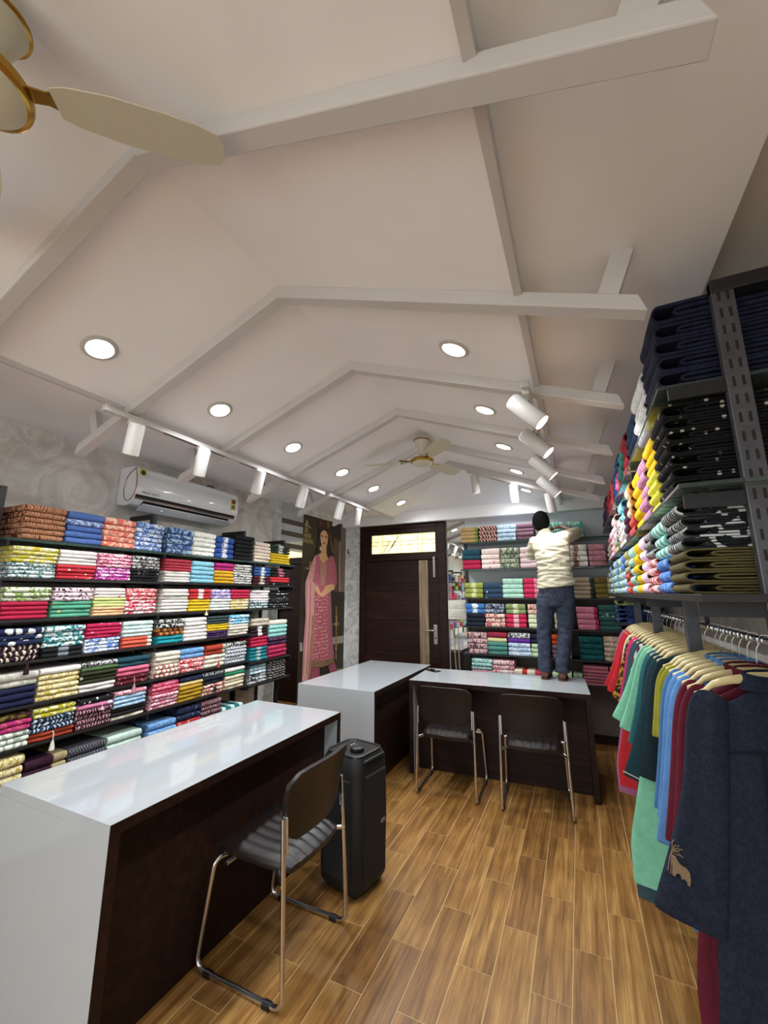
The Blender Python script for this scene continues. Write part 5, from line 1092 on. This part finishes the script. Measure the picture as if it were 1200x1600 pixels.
# ------------------------------------------------------------------ the man on the counter, reaching to the top shelf
skin = pm('brown_skin', '6b4634', 0.5, var=0.08, vscale=20)
t = thing('person', 'person in cream shirt and blue jeans standing on the counter, reaching up', 'person', (-0.27, 4.44, 0.8))
def V(*a): return Vector(a)
AL, AR = V(-0.36, 4.44, 0.885), V(-0.205, 4.43, 0.885)
KL, KR = V(-0.345, 4.475, 1.24), V(-0.15, 4.465, 1.245)
HL, HR = V(-0.30, 4.48, 1.56), V(-0.125, 4.475, 1.56)
SH_L, SH_R = V(-0.385, 4.555, 2.125), V(-0.075, 4.54, 2.165)
EL, ER = V(-0.435, 4.71, 2.0), V(0.025, 4.74, 2.235)
WL, WR = V(-0.39, 4.91, 2.19), V(-0.105, 4.88, 2.325)
HD = V(-0.305, 4.60, 2.345)
m = MB()
m.ell(HD, (0.078, 0.097, 0.112), 18, 12)                                   # skull
m.ell(HD + V(-0.002, 0.045, -0.055), (0.056, 0.055, 0.058), 14, 9)          # jaw
m.ell(HD + V(-0.004, 0.100, -0.018), (0.013, 0.018, 0.022), 10, 7)          # nose
m.ell(HD + V(0, 0.082, 0.022), (0.05, 0.022, 0.016), 10, 7)                 # brow
for s in (-1, 1): m.ell(HD + V(s * 0.08, -0.005, -0.012), (0.012, 0.022, 0.033), 10, 7)
m.tube([HD + V(0.004, -0.008, -0.08), V(-0.285, 4.575, 2.235), V(-0.26, 4.56, 2.17)], [0.05, 0.052, 0.07], 14)
m.tube([V(-0.255, 4.55, 2.17), V(-0.225, 4.53, 2.05), V(-0.21, 4.50, 1.85), V(-0.21, 4.48, 1.6)], [(0.10, 0.08), (0.13, 0.095), (0.12, 0.09), (0.13, 0.095)], 16)
for S, E_, W in ((SH_L, EL, WL), (SH_R, ER, WR)):
    m.tube([V(-0.25, 4.55, 2.13), S, S.lerp(E_, 0.5), E_], [0.06, 0.052, 0.047, 0.038], 12)
    m.tube([E_, E_.lerp(W, 0.35), W.lerp(E_, 0.15), W], [0.038, 0.04, 0.029, 0.025], 12)
for A, K, H in ((AL, KL, HL), (AR, KR, HR)):
    m.tube([H, H.lerp(K, 0.5), K, K.lerp(A, 0.35), A], [0.08, 0.07, 0.05, 0.048, 0.034], 12)
    f = A + V(0, 0.0, -0.06)
    m.tube([A + V(0, -0.012, 0.01), f + V(0, -0.02, 0.015), f + V(0, 0.06, 0.016), f + V(-0.005, 0.14, 0.008)], [0.036, (0.035, 0.034), (0.03, 0.038), (0.014, 0.042)], 12)
    for k in range(5): m.ell(f + V(-0.036 + 0.018 * k, 0.165 - 0.006 * abs(k - 1), 0.004), (0.009, 0.02, 0.009), 8, 6)
for W, E_, s, tgt in ((WL, EL, -1, V(0.25, 0.9, 0.35)), (WR, ER, 1, V(-0.85, 0.45, 0.05))):
    d = tgt.normalized(); sd = d.cross(V(0, 0, 1)).normalized(); n = sd.cross(d)
    m.tube([W, W + d * 0.03, W + d * 0.085], [(0.02, 0.027), (0.017, 0.036), (0.015, 0.042)], 12)
    for k, L in enumerate((0.072, 0.08, 0.075, 0.06)):
        b = W + d * 0.08 + sd * (-0.03 + 0.02 * k); m.tube([b, b + d * L * 0.45 + n * 0.003, b + d * L * 0.75 - n * 0.012, b + d * L * 0.92 - n * 0.03], [0.0095, 0.009, 0.0085, 0.007], 8)
    b = W + d * 0.03 - sd * 0.03; m.tube([b, b + d * 0.03 - sd * 0.022 - n * 0.01, b + d * 0.06 - sd * 0.028 - n * 0.02], [0.012, 0.0105, 0.008], 8)
body = remeshed('body', m, skin, t, 0.0065, 3)
for s in (-1, 1):
    ob('eye', MB().ell(HD + V(s * 0.03, 0.092, 0.0), (0.011, 0.008, 0.007), 10, 7), pm('eye_white', 'd9d4cc', 0.2), t, smooth=60)
m = MB(); m.ell(HD + V(0, -0.012, 0.016), (0.088, 0.102, 0.112), 20, 12); m.ell(HD + V(0, -0.045, -0.04), (0.068, 0.055, 0.06), 16, 9); m.ell(HD + V(0, 0.03, 0.07), (0.075, 0.06, 0.052), 16, 9)
hair = remeshed('hair', m, pm('black_hair', '080606', 0.85, bump=0.8, bscale=160, spec=0.15), t, 0.009, 3)
# shirt: torso and short rolled sleeves as one cloth
m = MB()
def ring(c, rx, ry, n=30, ph=0.0, wob=0.0):
    return [(c[0] + rx * math.cos(2 * PI * k / n) * (1 + wob * math.sin(5 * 2 * PI * k / n + ph)), c[1] + ry * math.sin(2 * PI * k / n) * (1 + wob * math.sin(4 * 2 * PI * k / n + ph)), c[2] + 0.018 * math.cos(2 * PI * k / n) * (1 if c[2] < 1.7 else 0)) for k in range(n)]
m.loft([ring((-0.205, 4.475, 1.665), 0.183, 0.135, ph=1, wob=0.035), ring((-0.205, 4.48, 1.74), 0.172, 0.13, ph=1, wob=0.03), ring((-0.207, 4.49, 1.83), 0.163, 0.124, ph=2, wob=0.02), ring((-0.21, 4.505, 1.93), 0.162, 0.122, ph=3, wob=0.02),
        ring((-0.218, 4.525, 2.03), 0.175, 0.122), ring((-0.226, 4.54, 2.10), 0.182, 0.116), ring((-0.235, 4.55, 2.155), 0.165, 0.104), ring((-0.248, 4.56, 2.195), 0.115, 0.086), ring((-0.27, 4.57, 2.225), 0.066, 0.066)])
m.tube([V(-0.27, 4.57, 2.20), V(-0.277, 4.572, 2.245), V(-0.28, 4.574, 2.258)], [0.064, 0.062, 0.058], 16)
for S, E_, k in ((SH_L, EL, 0.95), (SH_R, ER, 1.0)):
    m.tube([V(-0.24, 4.545, 2.12), S, S.lerp(E_, 0.45), S.lerp(E_, 0.8), S.lerp(E_, k) + (E_ - S) * 0.08], [0.075, 0.074, 0.067, 0.062, 0.06], 16)
shirt = remeshed('shirt', m, fabric('bdb59d', rough=0.8), t, 0.008, 3)
me = shirt.data
inv = basis(t)
for v in me.vertices:                                   # cloth creases gathering at waist and under the raised arm
    p = inv @ v.co
    a = mnoise.noise(Vector((p.x * 6 + p.z * 5, p.y * 5, p.z * 24)))
    b = mnoise.noise(Vector((p.x * 13 - p.z * 9, p.y * 9, p.z * 16 + 7)))
    w_ = 0.4 + 0.9 * math.exp(-((p.z - 1.88) / 0.16) ** 2)
    v.co += v.normal * ((0.013 * (0.5 - abs(a)) * 2 - 0.007) * w_ + 0.003 * b)
# jeans
m = MB()
m.loft([ring((-0.205, 4.478, 1.72), 0.152, 0.112), ring((-0.208, 4.477, 1.64), 0.162, 0.118), ring((-0.212, 4.476, 1.55), 0.168, 0.118), ring((-0.213, 4.477, 1.48), 0.155, 0.105)])
for A, K, H in ((AL, KL, HL), (AR, KR, HR)):
    m.tube([H + V(0, 0, 0.02), H.lerp(K, 0.25), H.lerp(K, 0.6), K, K.lerp(A, 0.4), A + V(0, 0, 0.05), A + V(0, -0.002, -0.015)], [0.088, 0.09, 0.08, 0.069, 0.064, 0.058, 0.06], 18)
jeans = remeshed('jeans', m, fabric('39404f', '2c3242', 'print', 26.0), t, 0.008, 4)
me = jeans.data
for v in me.vertices:
    p = inv @ v.co; a = mnoise.noise(Vector((p.x * 9 + p.z * 4, p.y * 9, p.z * 17))); g = 1.6 if (p.z < 1.0 or 1.15 < p.z < 1.32) else 0.9
    v.co += v.normal * 0.006 * g * (0.5 - abs(a) * 1.6)
for A, n_ in ((AL, 'left'), (AR, 'right')):
    f = A + V(-0.003, 0.05, -0.08)
    sole = [(0.035, -0.10), (0.042, -0.05), (0.04, 0.02), (0.05, 0.09), (0.042, 0.135), (0.01, 0.15), (-0.03, 0.14), (-0.045, 0.09), (-0.036, 0.0), (-0.037, -0.07), (-0.02, -0.115), (0.015, -0.118)]
    s_ = ob('sandal', MB().prism(sole, lambda a, b: (f.x + a, f.y + b, 0.8006), lambda a, b: (f.x + a, f.y + b, 0.812)), pm('sandal_leather', '4a2c1e', 0.55), t, bevel=0.003)
    ob('strap', MB().tube([(f.x - 0.045, f.y + 0.06, 0.812), (f.x - 0.03, f.y + 0.06, 0.845), (f.x, f.y + 0.06, 0.856), (f.x + 0.03, f.y + 0.06, 0.845), (f.x + 0.046, f.y + 0.06, 0.812)], [(0.004, 0.014)] * 5, 8), pm('sandal_leather', '4a2c1e', 0.55), s_, smooth=60)
